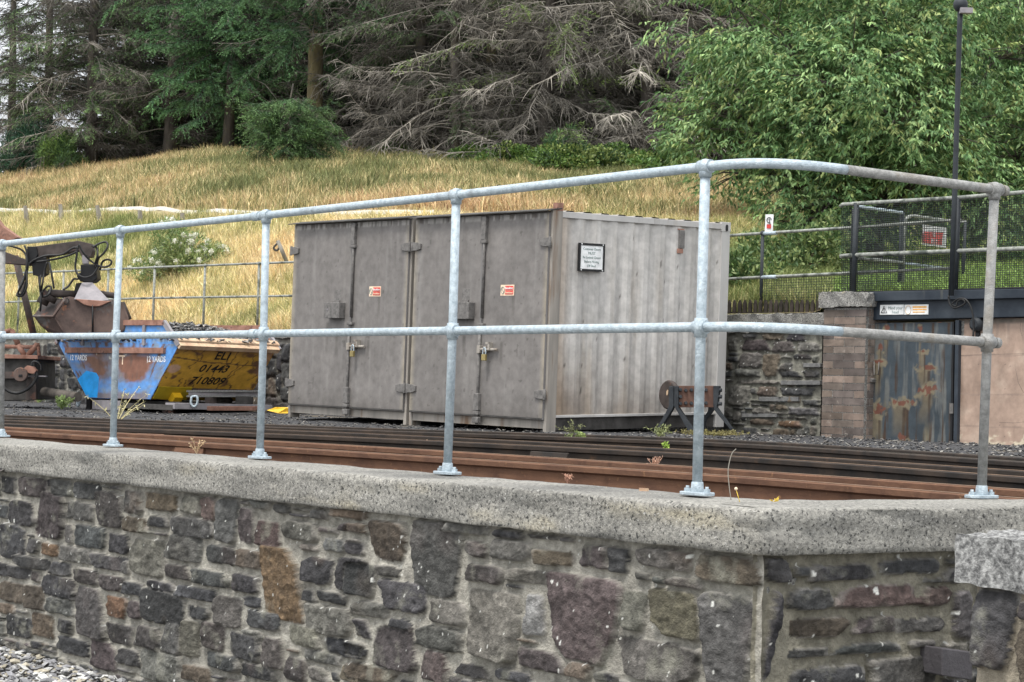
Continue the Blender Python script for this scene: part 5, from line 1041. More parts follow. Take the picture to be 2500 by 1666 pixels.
# ================================================================ terrain behind the far wall
TC = np.array([-900, -400, 0, 500, 1000, 1500, 1800, 1995, 2040, 2100, 2600, 3300], float)
def wy(px): 
    t = (px - 1250) / F; return float((W0.x * WN.x + W0.y * WN.y) / (WN.y + t * WN.x))     # far wall distance along a column
Y0 = np.array([wy(p) for p in TC]) + .32
TOPP = np.array([828, 828, 826, 826, 815, 775, 770, 765, 718, 716, 708, 700])
Y1 = np.array([58, 54, 50, 43, 38, 34, 32, 31, 30.5, 30, 30, 31.]); P1 = np.array([516, 516, 517, 520, 528, 545, 560, 655, 662, 668, 655, 650])
Y2 = np.array([84, 80, 76, 66, 60, 54, 50, 48, 47, 47, 48, 50.]); P2 = np.array([470, 462, 450, 372, 396, 430, 445, 560, 575, 585, 575, 560])
Y3 = Y2 + 30; P3 = np.array([500, 490, 472, 425, 395, 400, 410, 470, 475, 480, 480, 480])
hz = hor(TC); ZC = [(hz - P_) / F * Y_ + EYE for P_, Y_ in ((TOPP, Y0), (P1, Y1), (P2, Y2), (P3, Y3))]
YK = [Y0, Y1, Y2, Y3]
def tz(x, y):
    x = np.asarray(x, float); y = np.asarray(y, float); px = 1250 + F * x / y
    ys = [np.interp(px, TC, Y_) for Y_ in YK]; zs = [np.interp(px, TC, Z_) for Z_ in ZC]
    f1 = np.clip((y - ys[0]) / (ys[1] - ys[0]), 0, 1); f2 = np.clip((y - ys[1]) / (ys[2] - ys[1]), 0, 1); f3 = np.clip((y - ys[2]) / (ys[3] - ys[2]), 0, 1)
    # slope eases out at the crest
    g2_ = 1 - (1 - f2) ** 1.25
    z = zs[0] + (zs[1] - zs[0]) * f1 + (zs[2] - zs[1]) * g2_ + (zs[3] - zs[2]) * f3
    hump = np.clip(f1 * (1 - f1) * 4, 0, 1)
    return z + ((fbm(x * .35, y * .35, 61) - .47) * .5 * np.clip(f1 * 3, 0, 1) * np.clip(.3 + f2 * 3, 0, 1) * (px < 2050)) + (fbm(x * 1.6, y * 1.6, 63, 3) - .44) * .12 * np.clip(f1 * 4, 0, 1)
def terrain():
    cols_ = np.linspace(-900, 3300, 240); rows_ = np.concatenate([np.linspace(0, 1, 24)[:-1], np.linspace(1, 2, 36)[:-1], np.linspace(2, 3, 16), [3.0]]); PXg, RG = np.meshgrid(cols_, rows_)
    ys = [np.interp(PXg, TC, Y_) for Y_ in YK]; k = np.clip(RG.astype(int), 0, 2); fr = RG - k
    y = np.choose(k, ys[:3]) * (1 - fr) + np.choose(k, ys[1:]) * fr; y[0] -= .28
    y[-1] = 200; x = (PXg - 1250) / F * y; z = tz(x, y); z[-1] -= 10
    idx = np.arange(x.size).reshape(x.shape); q = np.stack([idx[:-1, :-1], idx[:-1, 1:], idx[1:, 1:], idx[1:, :-1]], -1).reshape(-1, 4)
    o = npmesh('hillside', np.stack([x, y, z], -1).reshape(-1, 3), q, 'grassg', smooth=True); o['kind'] = 'structure'
terrain()
# pale path
def path():
    px = np.linspace(-900, 1050, 140); Y = np.interp(px, TC, Y1); V = []
    for dy in (.16, .24, .33, .38):
        y = Y + dy; x = (px - 1250) / F * y; V.append(np.stack([x, y, tz(x, y) + (.06 if dy > .2 else .0)], -1))
    V = np.stack(V, 0); n = len(px); idx = np.arange(4 * n).reshape(4, n); q = np.stack([idx[:-1, :-1], idx[:-1, 1:], idx[1:, 1:], idx[1:, :-1]], -1).reshape(-1, 4)
    o = npmesh('path', V.reshape(-1, 3), q, 'path', smooth=True); o['kind'] = 'structure'
path()
# ---------------------------------------------------------------- grass
def grass(name, n, seed, kmin, kmax, label, hgt, wid, pal, pxr=(-150, 2050), dens=None):
    rng = np.random.default_rng(seed); px = rng.uniform(*pxr, n); k = rng.uniform(kmin, kmax, n); ys = [np.interp(px, TC, Y_) for Y_ in YK]
    y = np.where(k < 1, ys[0] + (ys[1] - ys[0]) * k, np.where(k < 2, ys[1] + (ys[2] - ys[1]) * (k - 1), ys[2] + (ys[3] - ys[2]) * (k - 2))); x = (px - 1250) / F * y
    gap = np.abs(y - ys[1] - .1) > .55
    keep = gap | (px > 1750)
    if dens is not None: keep &= rng.random(n) < dens(px, k, x, y)
    x, y, px, k = x[keep], y[keep], px[keep], k[keep]; n = len(x); z = tz(x, y) - .03
    clump = vn(x * .8, y * .8, seed + 2); cl2 = vn(x * 3, y * 3, seed + 5)
    h = hgt * rng.uniform(.5, 1.25, n) * (.75 + .45 * clump) * (.7 + .5 * cl2); an = rng.uniform(0, 6.28, n); lean = rng.uniform(.05, 1.0, n) * h
    wa = vn(x * .5, y * .5, 77) * 6.28 * 2; dx, dy = np.cos(wa) * .25 + np.cos(an) * 1., np.sin(wa) * .25 + np.sin(an) * 1.
    w_ = wid * rng.uniform(.6, 1.5, n); sx, sy = -np.sin(an) * w_, np.cos(an) * w_
    b = np.stack([x, y, z], 1); S = np.stack([sx, sy, sx * 0], 1); m1 = b + np.stack([dx * lean * .3, dy * lean * .3, h * .6], 1); tp_ = b + np.stack([dx * lean, dy * lean, h], 1)
    V = np.stack([b - S, b + S, m1 + S * .8, tp_ + S * .15, tp_ - S * .15, m1 - S * .8], 1).reshape(-1, 3)
    base = np.arange(n)[:, None] * 6; q = np.concatenate([base + np.array([[0, 1, 2, 5]]), base + np.array([[5, 2, 3, 4]])])
    pal = np.array(pal); g1_ = fbm(x * .16, y * .16, 91, 3); g2_ = vn(x * 1.1, y * 1.1, 93)
    idx = rng.random(n); kk = np.clip(g1_ * 1.5 - .3 + (g2_ - .5) * .6 + (idx - .5) * .6 - (px > 1250) * np.clip((px - 1250) / 700, 0, .3) + (k > 1) * .06, 0, .999) * len(pal)
    c = pal[kk.astype(int)] * rng.uniform(.55, 1.4, (n, 1))
    o = npmesh(name, V, q, 'blade', None, np.repeat(c, 6, 0)); props(o, label, 'grass', kind='stuff'); return o
PG = [(.15, .17, .07), (.25, .25, .11), (.38, .34, .17), (.50, .41, .22), (.57, .46, .26), (.48, .35, .20), (.42, .28, .16)]
grass('dry_grass', 210000, 2, .0, 1.0, 'long dry golden grass below the pale path', .27, .0065, [(.20, .24, .09), (.33, .34, .14), (.50, .46, .22), (.62, .54, .29), (.76, .67, .40), (.64, .50, .28)], pxr=(-150, 2020))
grass('hill_grass', 190000, 3, 1.0, 2.15, 'long orange and green grass on the slope above the pale path', .30, .0090, PG, pxr=(-150, 1950))
grass('green_lawn', 60000, 4, 0.05, 2.2, 'short bright green lawn behind the mesh fence', .10, .012, [(.16, .25, .06), (.24, .33, .09), (.33, .38, .13), (.40, .40, .17)], pxr=(1950, 2750))
# ---------------------------------------------------------------- wooden stakes along the path
gp_ = 'leaning grey stakes along the pale path'; s0 = None
for px, yt, yb, ln, la in ((68, 503, 535, -7, 'leftmost grey wooden stake below the pale path, leaning left'), (151, 499, 542, -4, 'second grey wooden stake from the left below the pale path'), (245, 502, 543, -8, 'third grey stake from the left below the pale path, leaning'),
                           (343, 514, 548, -2, 'fourth grey stake from the left, just above the silver rail'), (445, 520, 545, 0, 'short grey stake, the rightmost along the pale path'), (620, 398, 440, 1, 'dark stake standing on the grassy slope beside the small spruce'), (572, 402, 425, -1, 'thin dark stake on the grassy slope, left of the other dark one')):
    Y = np.interp(px, TC, Y1) - 1.2 if yt > 450 else 57; b = at(px, yb, float(Y)); t = at(px + ln, yt, float(Y)); b.z = float(tz(b.x, b.y)) - .1
    mb = MB().tube([b, b.lerp(t, .6) + Vector((.01, 0, 0)), t], [.065, .06, .045], 7, smooth=False); props(mb.build('wooden_stake', 'greywood' if yt > 450 else 'bark'), la, 'stake', gp_)
# leaning white stick near the container
lw = thing('broken_post', 'pale broken timber post leaning in the grass left of the container', 'post', tuple(at(695, 640, 36)))
MB().tube([at(678, 588, 35.5), at(700, 640, 35.5)], .04, 6).build('timber', 'greywood', lw); MB().tube(catmull([at(682, 590, 35.5), at(668, 605, 35.5), at(676, 612, 35.5), at(684, 600, 35.5)], 4), .02, 5).build('bent_wire', 'contdark', lw)

# ---------------------------------------------------------------- trees
def grow(rng, base, H, spec):
    """dead, drooping branches with hanging twigs; returns polylines grouped by size"""
    trunkp = spec.get('lean', (0, 0)); br = []; tw = []; need = []
    nb = spec['branches']; hmin, hmax = spec.get('range', (.3, 8))
    hs_ = rng.uniform(hmin, hmax, nb); az = rng.uniform(0, 2 * np.pi, nb); L_ = rng.uniform(1.6, 4.2, nb) * spec.get('len', 1)
    s = np.linspace(0, 1, 7)[None]; up = rng.uniform(-.15, .35, nb)[:, None]; dr_ = rng.uniform(.25, .75, nb)[:, None]; cu = rng.uniform(.1, .55, nb)[:, None]
    wob = rng.normal(0, .03, (nb, 7, 3)) * L_[:, None, None] * .35; wob[:, 0] = 0
    rad = L_[:, None] * s; z = hs_[:, None] + L_[:, None] * (up * s - dr_ * s ** 2 + cu * s ** 3)
    P = np.stack([np.cos(az)[:, None] * rad, np.sin(az)[:, None] * rad, z], -1) + wob; P[..., 0] += trunkp[0] * z / H; P[..., 1] += trunkp[1] * z / H
    return P, L_, az
def make_tree(name, label, px, py, Y, H, seed, spec, group='dark conifers along the top of the grassy slope', tz_base=True):
    rng = np.random.default_rng(seed); b = at(px, py, Y); b.z = float(tz(b.x, b.y)) - .1 if tz_base else b.z
    t = thing(name, label, 'tree', tuple(b), group); B = np.array(b)
    lean = spec.get('lean', (0, 0)); r_ = spec.get('r', .17)
    MB().tube([b + Vector((lean[0] * s + .05 * math.sin(s * 9 + seed), lean[1] * s, H * s)) for s in (0, .1, .2, .35, .5, .75, 1)], [r_ * 1.35, r_, r_ * .93, r_ * .85, r_ * .7, r_ * .45, .02], 10).build('trunk', spec.get('bark', 'bark'), t)
    P, L_, az = grow(rng, B, H, spec); nb = len(P)
    rr = (L_[:, None] * .0058) * np.linspace(1, .25, 7)[None] * spec.get('thick', 1); V, q = tubes(P + B, rr, 4)
    bsh = rng.uniform(0, 1, nb) ** 2 * 1.25 + .3; shade = np.repeat(bsh * 1.2, 7 * 4)[:, None]; tc = np.array(spec.get('twigc', (.13, .12, .11)))
    npmesh('branches', V, q, 'twig', t, shade * tc)
    # twigs along the branches
    nt_ = spec['twigs']; bi = np.repeat(np.arange(nb), nt_); n = len(bi); s = rng.uniform(.15, 1, n) ** .8 * 5.99; i0 = s.astype(int); f = (s - i0)[:, None]
    O = P[bi, i0] * (1 - f) + P[bi, i0 + 1] * f; T = unit(P[bi, i0 + 1] - P[bi, i0]); sg_ = rng.choice([-1, 1], n)[:, None]; side = unit(np.cross(T, [0, 0, 1.])) * sg_
    D = unit(T * rng.uniform(.3, 1.1, (n, 1)) + side * rng.uniform(.3, 1., (n, 1)) + np.array([0, 0, -.15]) + rng.normal(0, .22, (n, 3))); l = rng.uniform(.25, 1.0, n)[:, None] * spec.get('twl', 1) * (1.15 - s[:, None] / 9)
    ss = np.array([0, .35, .7, 1.]); dz_ = rng.uniform(.1, .7, (n, 1))
    TP = O[:, None] + D[:, None] * l[:, None] * ss[None, :, None]; TP[..., 2] -= (dz_ * l) * ss[None] ** 2 * .8; TP += rng.normal(0, .02, TP.shape) * l[:, None]
    tr_ = np.full((n, 4), spec.get('tw', .0065)) * np.array([1.3, 1, .7, .4]) * rng.uniform(.5, 1.5, (n, 1)); V1, q1 = tubes(TP + B, tr_, 3)
    # twiglets
    m = n * 2; ti = rng.integers(0, n, m); s2 = rng.uniform(.2, 1, m) * 2.99; j0 = s2.astype(int); f2 = (s2 - j0)[:, None]; O2 = TP[ti, j0] * (1 - f2) + TP[ti, j0 + 1] * f2
    D2 = unit(unit(TP[ti, j0 + 1] - TP[ti, j0]) + rng.normal(0, .75, (m, 3)) + [0, 0, -.3]); l2 = rng.uniform(.08, .35, (m, 1)) * spec.get('twl', 1); Q = np.stack([O2, O2 + D2 * l2 * .5, O2 + D2 * l2 + np.array([0, 0, -.08]) * l2], 1)
    V2, q2 = tubes(Q + B, np.full((m, 3), spec.get('tw', .0065) * .6) * np.array([1, .8, .4]), 3)
    c1 = np.repeat(rng.uniform(.5, 1.5, n) * bsh[bi], 12)[:, None] * tc; c2 = np.repeat(rng.uniform(.4, 1.4, m) * bsh[bi[ti]], 9)[:, None] * tc
    npmesh('dead_twigs', np.concatenate([V1, V2]), np.concatenate([q1, q2 + len(V1)]), 'twig', t, np.concatenate([c1, c2]))
    # needles: sprays around part of the branches
    fr = spec.get('green', .3)
    if fr > 0:
        gsel = rng.random(nb) < fr if 'gsec' not in spec else (np.abs((az - spec['gsec'][0] + np.pi) % (2 * np.pi) - np.pi) < spec['gsec'][1]) & (P[:, 0, 2] > spec['gsec'][2]) & (rng.random(nb) < fr)
        bi = np.where(gsel)[0]
        if len(bi):
            k = spec.get('needles', 900); b2 = np.repeat(bi, k); n = len(b2); s = rng.uniform(.25, 1, n) * 5.99; i0 = s.astype(int); f = (s - i0)[:, None]
            O = P[b2, i0] * (1 - f) + P[b2, i0 + 1] * f; T = unit(P[b2, i0 + 1] - P[b2, i0]); side = unit(np.cross(T, [0, 0, 1.]))
            # fans: sprays fall into discrete sub-shoots
            sub = rng.integers(0, 26, n); a_ = ((sub * 2.4 + b2) % 2 - 1); u = rng.uniform(0, 1, n)[:, None]; sl_ = (.28 + .5 * ((sub * .37 + b2 * .61) % 1))[:, None] * (1.2 - s[:, None] / 8)
            sq_ = (sub / 26 * .75 + .25) * 5.99; i1 = sq_.astype(int); f1_ = (sq_ - i1)[:, None]; O = P[b2, i1] * (1 - f1_) + P[b2, i1 + 1] * f1_; T = unit(P[b2, i1 + 1] - P[b2, i1]); side = unit(np.cross(T, [0, 0, 1.]))
            Dn = unit(T * .8 + side * np.where(sub % 2 == 0, 1, -1)[:, None] * (.5 + .5 * ((sub * .53 + b2 * .3) % 1))[:, None] + np.array([0, 0, -.2])); Cn = O + Dn * u * sl_; Cn[:, 2] -= (u[:, 0] ** 2) * sl_[:, 0] * .45
            nd = unit(Dn * .9 + rng.normal(0, .55, (n, 3)) + [0, 0, -.15]); Sd = unit(np.cross(nd, rng.normal(0, 1, (n, 3))))
            V, q = leafquads(Cn + B, nd, Sd, rng.uniform(.06, .13, n) * spec.get('nl', 1), np.full(n, .0065) * spec.get('nw', 1))
            gc = np.array(spec.get('greenc', (.045, .085, .04))); tip = np.array(spec.get('tipc', (.10, .17, .05))); c = gc * (1 - u) + tip * u; c = c * (rng.uniform(.6, 1.4, n)[:, None]) * (.7 + .6 * ((b2 * .377) % 1))[:, None]
            npmesh('foliage', V, q, 'needle', t, np.repeat(c, 4, 0))
    return t
G1 = 'dark conifers along the top of the grassy slope'
dead = dict(branches=130, twigs=38, tw=.0075, green=.22, range=(.4, 7.5), twigc=(0.112, 0.110, 0.106), needles=700, nw=1.3, greenc=(.03, .055, .03), tipc=(.075, .12, .045))
TREES = [
 (20, 452, 76, 'narrow grey conifer against the bright gap at the far left edge', dict(dead, branches=80, green=.4, twigc=(0.094, 0.092, 0.088), len=.8)),
 (110, 452, 73, 'grey twiggy conifer, second from the left edge behind the small bushes', dict(dead, branches=110, green=.55, needles=900, twigc=(0.112, 0.110, 0.106), tipc=(.13, .2, .08))),
 (218, 450, 70, 'brown dead-branched conifer with a thick base behind the yellow green bush', dict(dead, r=.2, branches=130, green=.35, twigc=(0.148, 0.145, 0.139), tipc=(.16, .26, .1))),
 (330, 425, 72, 'slim dark conifer between the brown dead one and the tall dark trunk', dict(dead, branches=110, green=.5, twigc=(0.094, 0.092, 0.088))),
 (418, 400, 69, 'conifer with a tall straight dark trunk left of the bright green boughs', dict(dead, r=.24, branches=90, green=.45, len=.9, twigc=(0.112, 0.110, 0.106))),
 (560, 372, 66, 'conifer with broad bright green boughs hanging to the left', dict(branches=150, twigs=10, green=.9, range=(1.9, 8), twigc=(0.085, 0.083, 0.080), needles=1300, nw=1.6, greenc=(.035, .085, .045), tipc=(.10, .20, .08), r=.17, len=1.05)),
 (765, 425, 60, 'large spruce with a mossy brown trunk above the small green spruce', dict(branches=140, twigs=12, green=.8, range=(3.3, 8), twigc=(0.102, 0.100, 0.096), needles=1100, nw=1.6, greenc=(.028, .065, .038), tipc=(.075, .15, .06), r=.25, bark='barkmoss', lean=(-.35, 0))),
 (905, 385, 63, 'dark conifer beside the narrow bright gap, left of centre', dict(dead, branches=90, green=.4, twigc=(0.097, 0.095, 0.091))),
 (1020, 395, 58, 'grey dead-branched conifer just right of the narrow bright gap', dict(dead, branches=130, twigs=40, twigc=(0.204, 0.200, 0.192), green=.12)),
 (1115, 415, 56, 'dead-branched conifer with a kinked black trunk near the centre', dict(dead, branches=110, twigs=28, twigc=(0.187, 0.183, 0.176), green=.2, r=.14, lean=(-.4, 0))),
 (1195, 405, 60, 'conifer with a brownish trunk right of the kinked black one', dict(dead, branches=90, green=.35, bark='barkmoss', twigc=(0.133, 0.130, 0.125))),
 (1330, 428, 54, 'pale dead-branched conifer with mossy green tips above the brambles', dict(dead, branches=150, twigs=42, twigc=(0.231, 0.227, 0.218), green=.2, tipc=(.22, .30, .1), greenc=(.08, .12, .05))),
 (1450, 420, 56, 'silver twigged conifer behind the brambles, right of centre', dict(dead, branches=130, twigs=40, twigc=(0.216, 0.212, 0.203), green=.12)),
 (1570, 425, 54, 'dead conifer with long pale branches sweeping down to the right', dict(dead, branches=150, twigs=42, twigc=(0.236, 0.232, 0.222), green=.06, len=1.1, thick=1.15)),
 (1700, 430, 57, 'dead-branched conifer half hidden behind the leafy tree', dict(dead, branches=110, twigs=26, twigc=(0.179, 0.175, 0.168), green=.15)),
]
for k, (px, py, Y, lab, spec) in enumerate(TREES): make_tree('conifer', lab, px, py, Y, 13 + (k % 3), 100 + k, spec, G1)
# darker rows of forest behind: a few prototypes copied
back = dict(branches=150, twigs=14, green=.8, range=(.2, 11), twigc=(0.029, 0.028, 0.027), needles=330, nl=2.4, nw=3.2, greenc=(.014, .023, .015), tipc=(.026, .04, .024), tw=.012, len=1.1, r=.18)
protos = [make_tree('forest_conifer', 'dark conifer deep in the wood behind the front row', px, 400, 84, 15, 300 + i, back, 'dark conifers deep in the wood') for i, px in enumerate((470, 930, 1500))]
rng = np.random.default_rng(77)
for row, (dY, px0, px1, n) in enumerate(((9, 440, 2100, 19), (15, 250, 2300, 23), (24, 700, 2500, 16), (34, 900, 2500, 16))):
    for i in range(n):
        px = px0 + (px1 - px0) * (i + rng.uniform(.1, .9)) / n
        if row == 2 and (px < 110 or 225 < px < 300 or 400 < px < 470): continue
        if 925 < px < 965: continue
        Y = float(np.interp(px, TC, Y2)) + dY + rng.uniform(-2, 2); x = (px - 1250) / F * Y
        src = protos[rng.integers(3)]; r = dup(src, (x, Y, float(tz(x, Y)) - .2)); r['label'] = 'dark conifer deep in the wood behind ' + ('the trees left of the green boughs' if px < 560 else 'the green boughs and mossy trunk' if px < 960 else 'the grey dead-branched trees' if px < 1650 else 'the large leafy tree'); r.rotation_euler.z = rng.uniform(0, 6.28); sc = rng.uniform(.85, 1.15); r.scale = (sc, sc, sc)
def bush(name, label, px, py, Y, w_, h_, n, leaf, seed, cols, m='leaf', stem=True, droop=0, cat='bush', shape=1.0, W2=None):
    rng = np.random.default_rng(seed); b = at(px, py, Y); b.z = float(tz(b.x, b.y)) - .05; t = thing(name, label, cat, tuple(b)); B = np.array(b)
    nb = max(14, n // 900); az = rng.uniform(0, 6.28, nb); el = np.arccos(rng.uniform(0, 1, nb)); R_ = rng.uniform(.45, 1.0, nb)
    CC = np.stack([np.cos(az) * np.sin(el) * R_ * w_, np.sin(az) * np.sin(el) * R_ * w_, h_ * (.12 + .8 * np.cos(el) * R_)], 1)
    P = np.stack([np.zeros_like(CC), CC * [.5, .5, .35], CC * [.85, .85, .8], CC], 1); V, q = tubes(P + B, np.tile(np.array([[.03, .02, .012, .005]]), (nb, 1)), 4); npmesh('stems', V, q, 'twig', t, np.tile([[.08, .065, .05]], (len(V), 1)))
    ci = rng.integers(0, nb, n); s = unit(rng.normal(0, 1, (n, 3))) * rng.uniform(.2, 1, (n, 1)) ** .5 * np.array([w_, w_, h_ * .8]) * .36
    Cn = CC[ci] + s; Cn[:, 2] = np.maximum(Cn[:, 2], .02); D = unit(s / np.array([w_, w_, h_]) + rng.normal(0, .35, (n, 3)) + [0, 0, .25 - droop]); S = unit(np.cross(D, rng.normal(0, 1, (n, 3))))
    V, q = leafquads(Cn + B, D, S, leaf[0] * rng.uniform(.6, 1.3, n), leaf[1] * rng.uniform(.7, 1.3, n))
    cols = np.array(cols); c = cols[(ci * 7 + rng.integers(0, 2, n)) % len(cols)] * rng.uniform(.65, 1.35, (n, 1)); npmesh('foliage', V, q, m, t, np.repeat(c, 4, 0)); return t, CC, B, rng
DG = [(.03, .07, .035), (.045, .09, .04), (.05, .11, .045)]
make_tree('small_spruce', 'small dense spruce growing at the foot of the mossy brown trunk', 705, 425, 53, 2.3, 55, dict(branches=110, twigs=3, green=1., range=(.12, 1.9), len=.36, twigc=(.10, .095, .085), needles=420, greenc=(.035, .075, .035), tipc=(.085, .145, .05), r=.05, nw=1.3), G1)
bush('evergreen_bush', 'rounded dark green bush at the far left below the trees', 75, 466, 71, 1.15, 2.1, 26000, (.14, .017), 6, [(.03, .075, .045), (.045, .095, .055), (.02, .05, .03)], 'needle')
bush('evergreen_bush', 'lighter yellow green spruce bush touching the dark one at far left', 152, 455, 69, .9, 1.6, 14000, (.18, .014), 7, [(.07, .12, .04), (.14, .22, .06), (.04, .08, .035)], 'needle')
for i, (px, py, Y, ww, hh, n, lab) in enumerate(((1160, 425, 54, .9, .8, 6000, 'low dark bramble patch under the kinked trunk'), (1240, 440, 52, 1.0, .7, 7000, 'bramble patch left of the middle of the wood edge'), (1370, 445, 50, 1.2, .8, 9000, 'dark green bramble patch above the right container'), (1490, 440, 50, 1.1, .8, 8000, 'bramble patch directly left of the fourth handrail post head'), (1620, 445, 49, 1.2, .85, 8000, 'bramble patch by the left edge of the leafy tree'), (1180, 390, 57, .8, .9, 4000, 'small spruce sapling in the shade behind the brambles'), (950, 372, 60, .8, .6, 3000, 'small green bramble tuft below the narrow bright gap'))):
    bush('bramble', lab, px, py, Y, ww, hh, n, (.09, .028), 40 + i, [(.05, .10, .025), (.09, .15, .035), (.03, .06, .02), (.15, .19, .06)])
bush('spruce_sapling', 'feathery young spruce standing in the brambles at centre right', 1385, 410, 52, .6, 1.3, 5000, (.14, .011), 50, [(.05, .11, .05), (.09, .17, .06)], 'needle', cat='tree')
# white flowering bush
t, CC, B, rng = bush('flowering_bush', 'bush of small white flowers in the long grass behind the pale railing', 430, 705, 38.5, 1.05, 1.05, 11000, (.10, .010), 60, [(.10, .16, .06), (.15, .21, .08), (.24, .27, .12)])
n = 9000; ci = rng.integers(0, len(CC), n); cl = rng.integers(0, 9, n); off = unit(np.random.default_rng(3).normal(0, 1, (len(CC) * 9, 3))) * np.array([.36, .36, .34]); off[:, 2] = np.abs(off[:, 2]) * .8 + .02
Cn = CC[ci] + off[ci * 9 + cl] * .9 + rng.normal(0, .022, (n, 3)); D = unit(rng.normal(0, 1, (n, 3)) + [0, -.5, .8]); S = unit(np.cross(D, rng.normal(0, 1, (n, 3)))); V, q = leafquads(Cn + B, D, S, np.full(n, .032), np.full(n, .014)); npmesh('flowers', V, q, 'flower', t)
# ---------------------------------------------------------------- broadleaf tree
def broadleaf(label, px, Yt, trunk_py, clumps, nleaf, seed, cols, leafL, leafW, group=None, trunk=.17, spread=.62, kids=None):
    rng = np.random.default_rng(seed); b = at(px, trunk_py, Yt); b.z = float(tz(b.x, b.y)) - .1; t = thing('leafy_tree', label, 'tree', tuple(b), group); B = b
    K = [(at(x, y, Y), r_) for x, y, Y, r_ in clumps]; top = at(px - 10, -120, Yt)
    MB().tube([b, b + Vector((.03, 0, .9)), b.lerp(top, .45), b.lerp(top, .75), top], [trunk * 1.25, trunk, trunk * .75, trunk * .4, .03], 12).build('trunk', 'bark', t)
    P = []; Rr = []
    for c_, r_ in K:
        f = min(.9, max(.18, (c_.z - b.z) / (top.z - b.z) - .28)); s = b.lerp(top, f); m_ = s.lerp(c_, .5) + Vector((0, 0, .35)); cc = [tuple(p) for p in catmull([s, m_, c_], 4)][:8]; cc = cc + [tuple(c_)] * (8 - len(cc)); P.append(cc); Rr.append(np.linspace(.065, .015, 8))
        for _ in range(7):
            e = c_ + Vector(rng.normal(0, 1, 3)).normalized() * r_ * .95; q_ = [tuple(m_.lerp(c_, .5).lerp(e, k / 7) + Vector((0, 0, .12 * math.sin(k / 7 * 3.1)))) for k in range(8)]; P.append(q_); Rr.append(np.linspace(.022, .005, 8))
    V, q = tubes(np.array(P), np.array(Rr), 6); npmesh('limbs', V, q, 'bark', t)
    w_ = np.array([r_ ** 2 for _, r_ in K]); ci = rng.choice(len(K), nleaf // 9, p=w_ / w_.sum()); C0 = np.array([tuple(c_) for c_, _ in K])[ci]; R0 = np.array([r_ for _, r_ in K])[ci][:, None]; n = len(ci)
    u = unit(rng.normal(0, 1, (n, 3))); C1 = C0 + u * R0 * rng.uniform(.35, 1.08, (n, 1)) ** .7 * np.array([1, 1, .82])
    C1 += (np.stack([vn(C1[:, 0] * 1.4, C1[:, 2] * 1.4, 5), vn(C1[:, 1] * 1.4, C1[:, 2] * 1.4, 6), vn(C1[:, 0] * 1.4, C1[:, 1] * 1.4, 7)], 1) - .5) * .7
    # gaps: drop sprays where a coarse 3-D noise is low
    g_ = vn(C1[:, 0] * 1.1 + C1[:, 1] * .7, C1[:, 2] * 1.3, 44); C1 = C1[g_ > .26]; u = u[g_ > .26]; n = len(C1)
    out = unit(u * [1, 1, .3] + rng.normal(0, .5, (n, 3))); out[:, 2] -= .05; out = unit(out)
    k = 9; L0 = rng.uniform(.25, .5, (n, 1, 1)); sfr = (np.arange(k) / k)[None, :, None]; Cn = C1[:, None] + out[:, None] * L0 * sfr; Cn[..., 2] -= (sfr[..., 0] ** 2) * .08; sd_ = unit(np.cross(out, [0, 0, 1.]))[:, None] * np.where(np.arange(k) % 2 == 0, 1, -1)[None, :, None]
    D = unit(out[:, None] * .6 + sd_ * .55 + np.array([0, 0, -.5]) + rng.normal(0, .28, (n, k, 3))); S = unit(np.cross(D, unit(rng.normal(0, 1, (n, k, 3)) + np.array([0, 0, 1.2]))))
    Cn, D, S = (a.reshape(-1, 3) for a in (Cn, D, S)); m = len(Cn); cols = np.array(cols); cid = np.repeat(rng.integers(0, len(cols), n), k); mix = rng.random(m) < .35; cid = np.where(mix, rng.integers(0, len(cols), m), cid)
    c = cols[cid] * rng.uniform(.7, 1.35, (m, 1)) * np.repeat(rng.uniform(.75, 1.25, (n, 1)), k, 0)
    # folded leaf: two quads sharing the midrib
    L_ = leafL * rng.uniform(.65, 1.25, m)[:, None]; Wd = leafW * rng.uniform(.8, 1.2, m)[:, None]; Nn = unit(np.cross(D, S)); tip = Cn + D * L_ + np.array([0, 0, -.01]); mid_ = Cn + D * L_ * .5 - Nn * Wd * .35
    V = np.stack([Cn, Cn + D * L_ * .42 + S * Wd, tip, Cn + D * L_ * .42 - S * Wd, mid_], 1).reshape(-1, 3); bs_ = np.arange(m)[:, None] * 5; q = np.concatenate([bs_ + np.array([[0, 1, 2, 4]]), bs_ + np.array([[0, 4, 2, 3]])])
    npmesh('crown', V, q, 'leaf', t, np.repeat(c, 5, 0)); return t
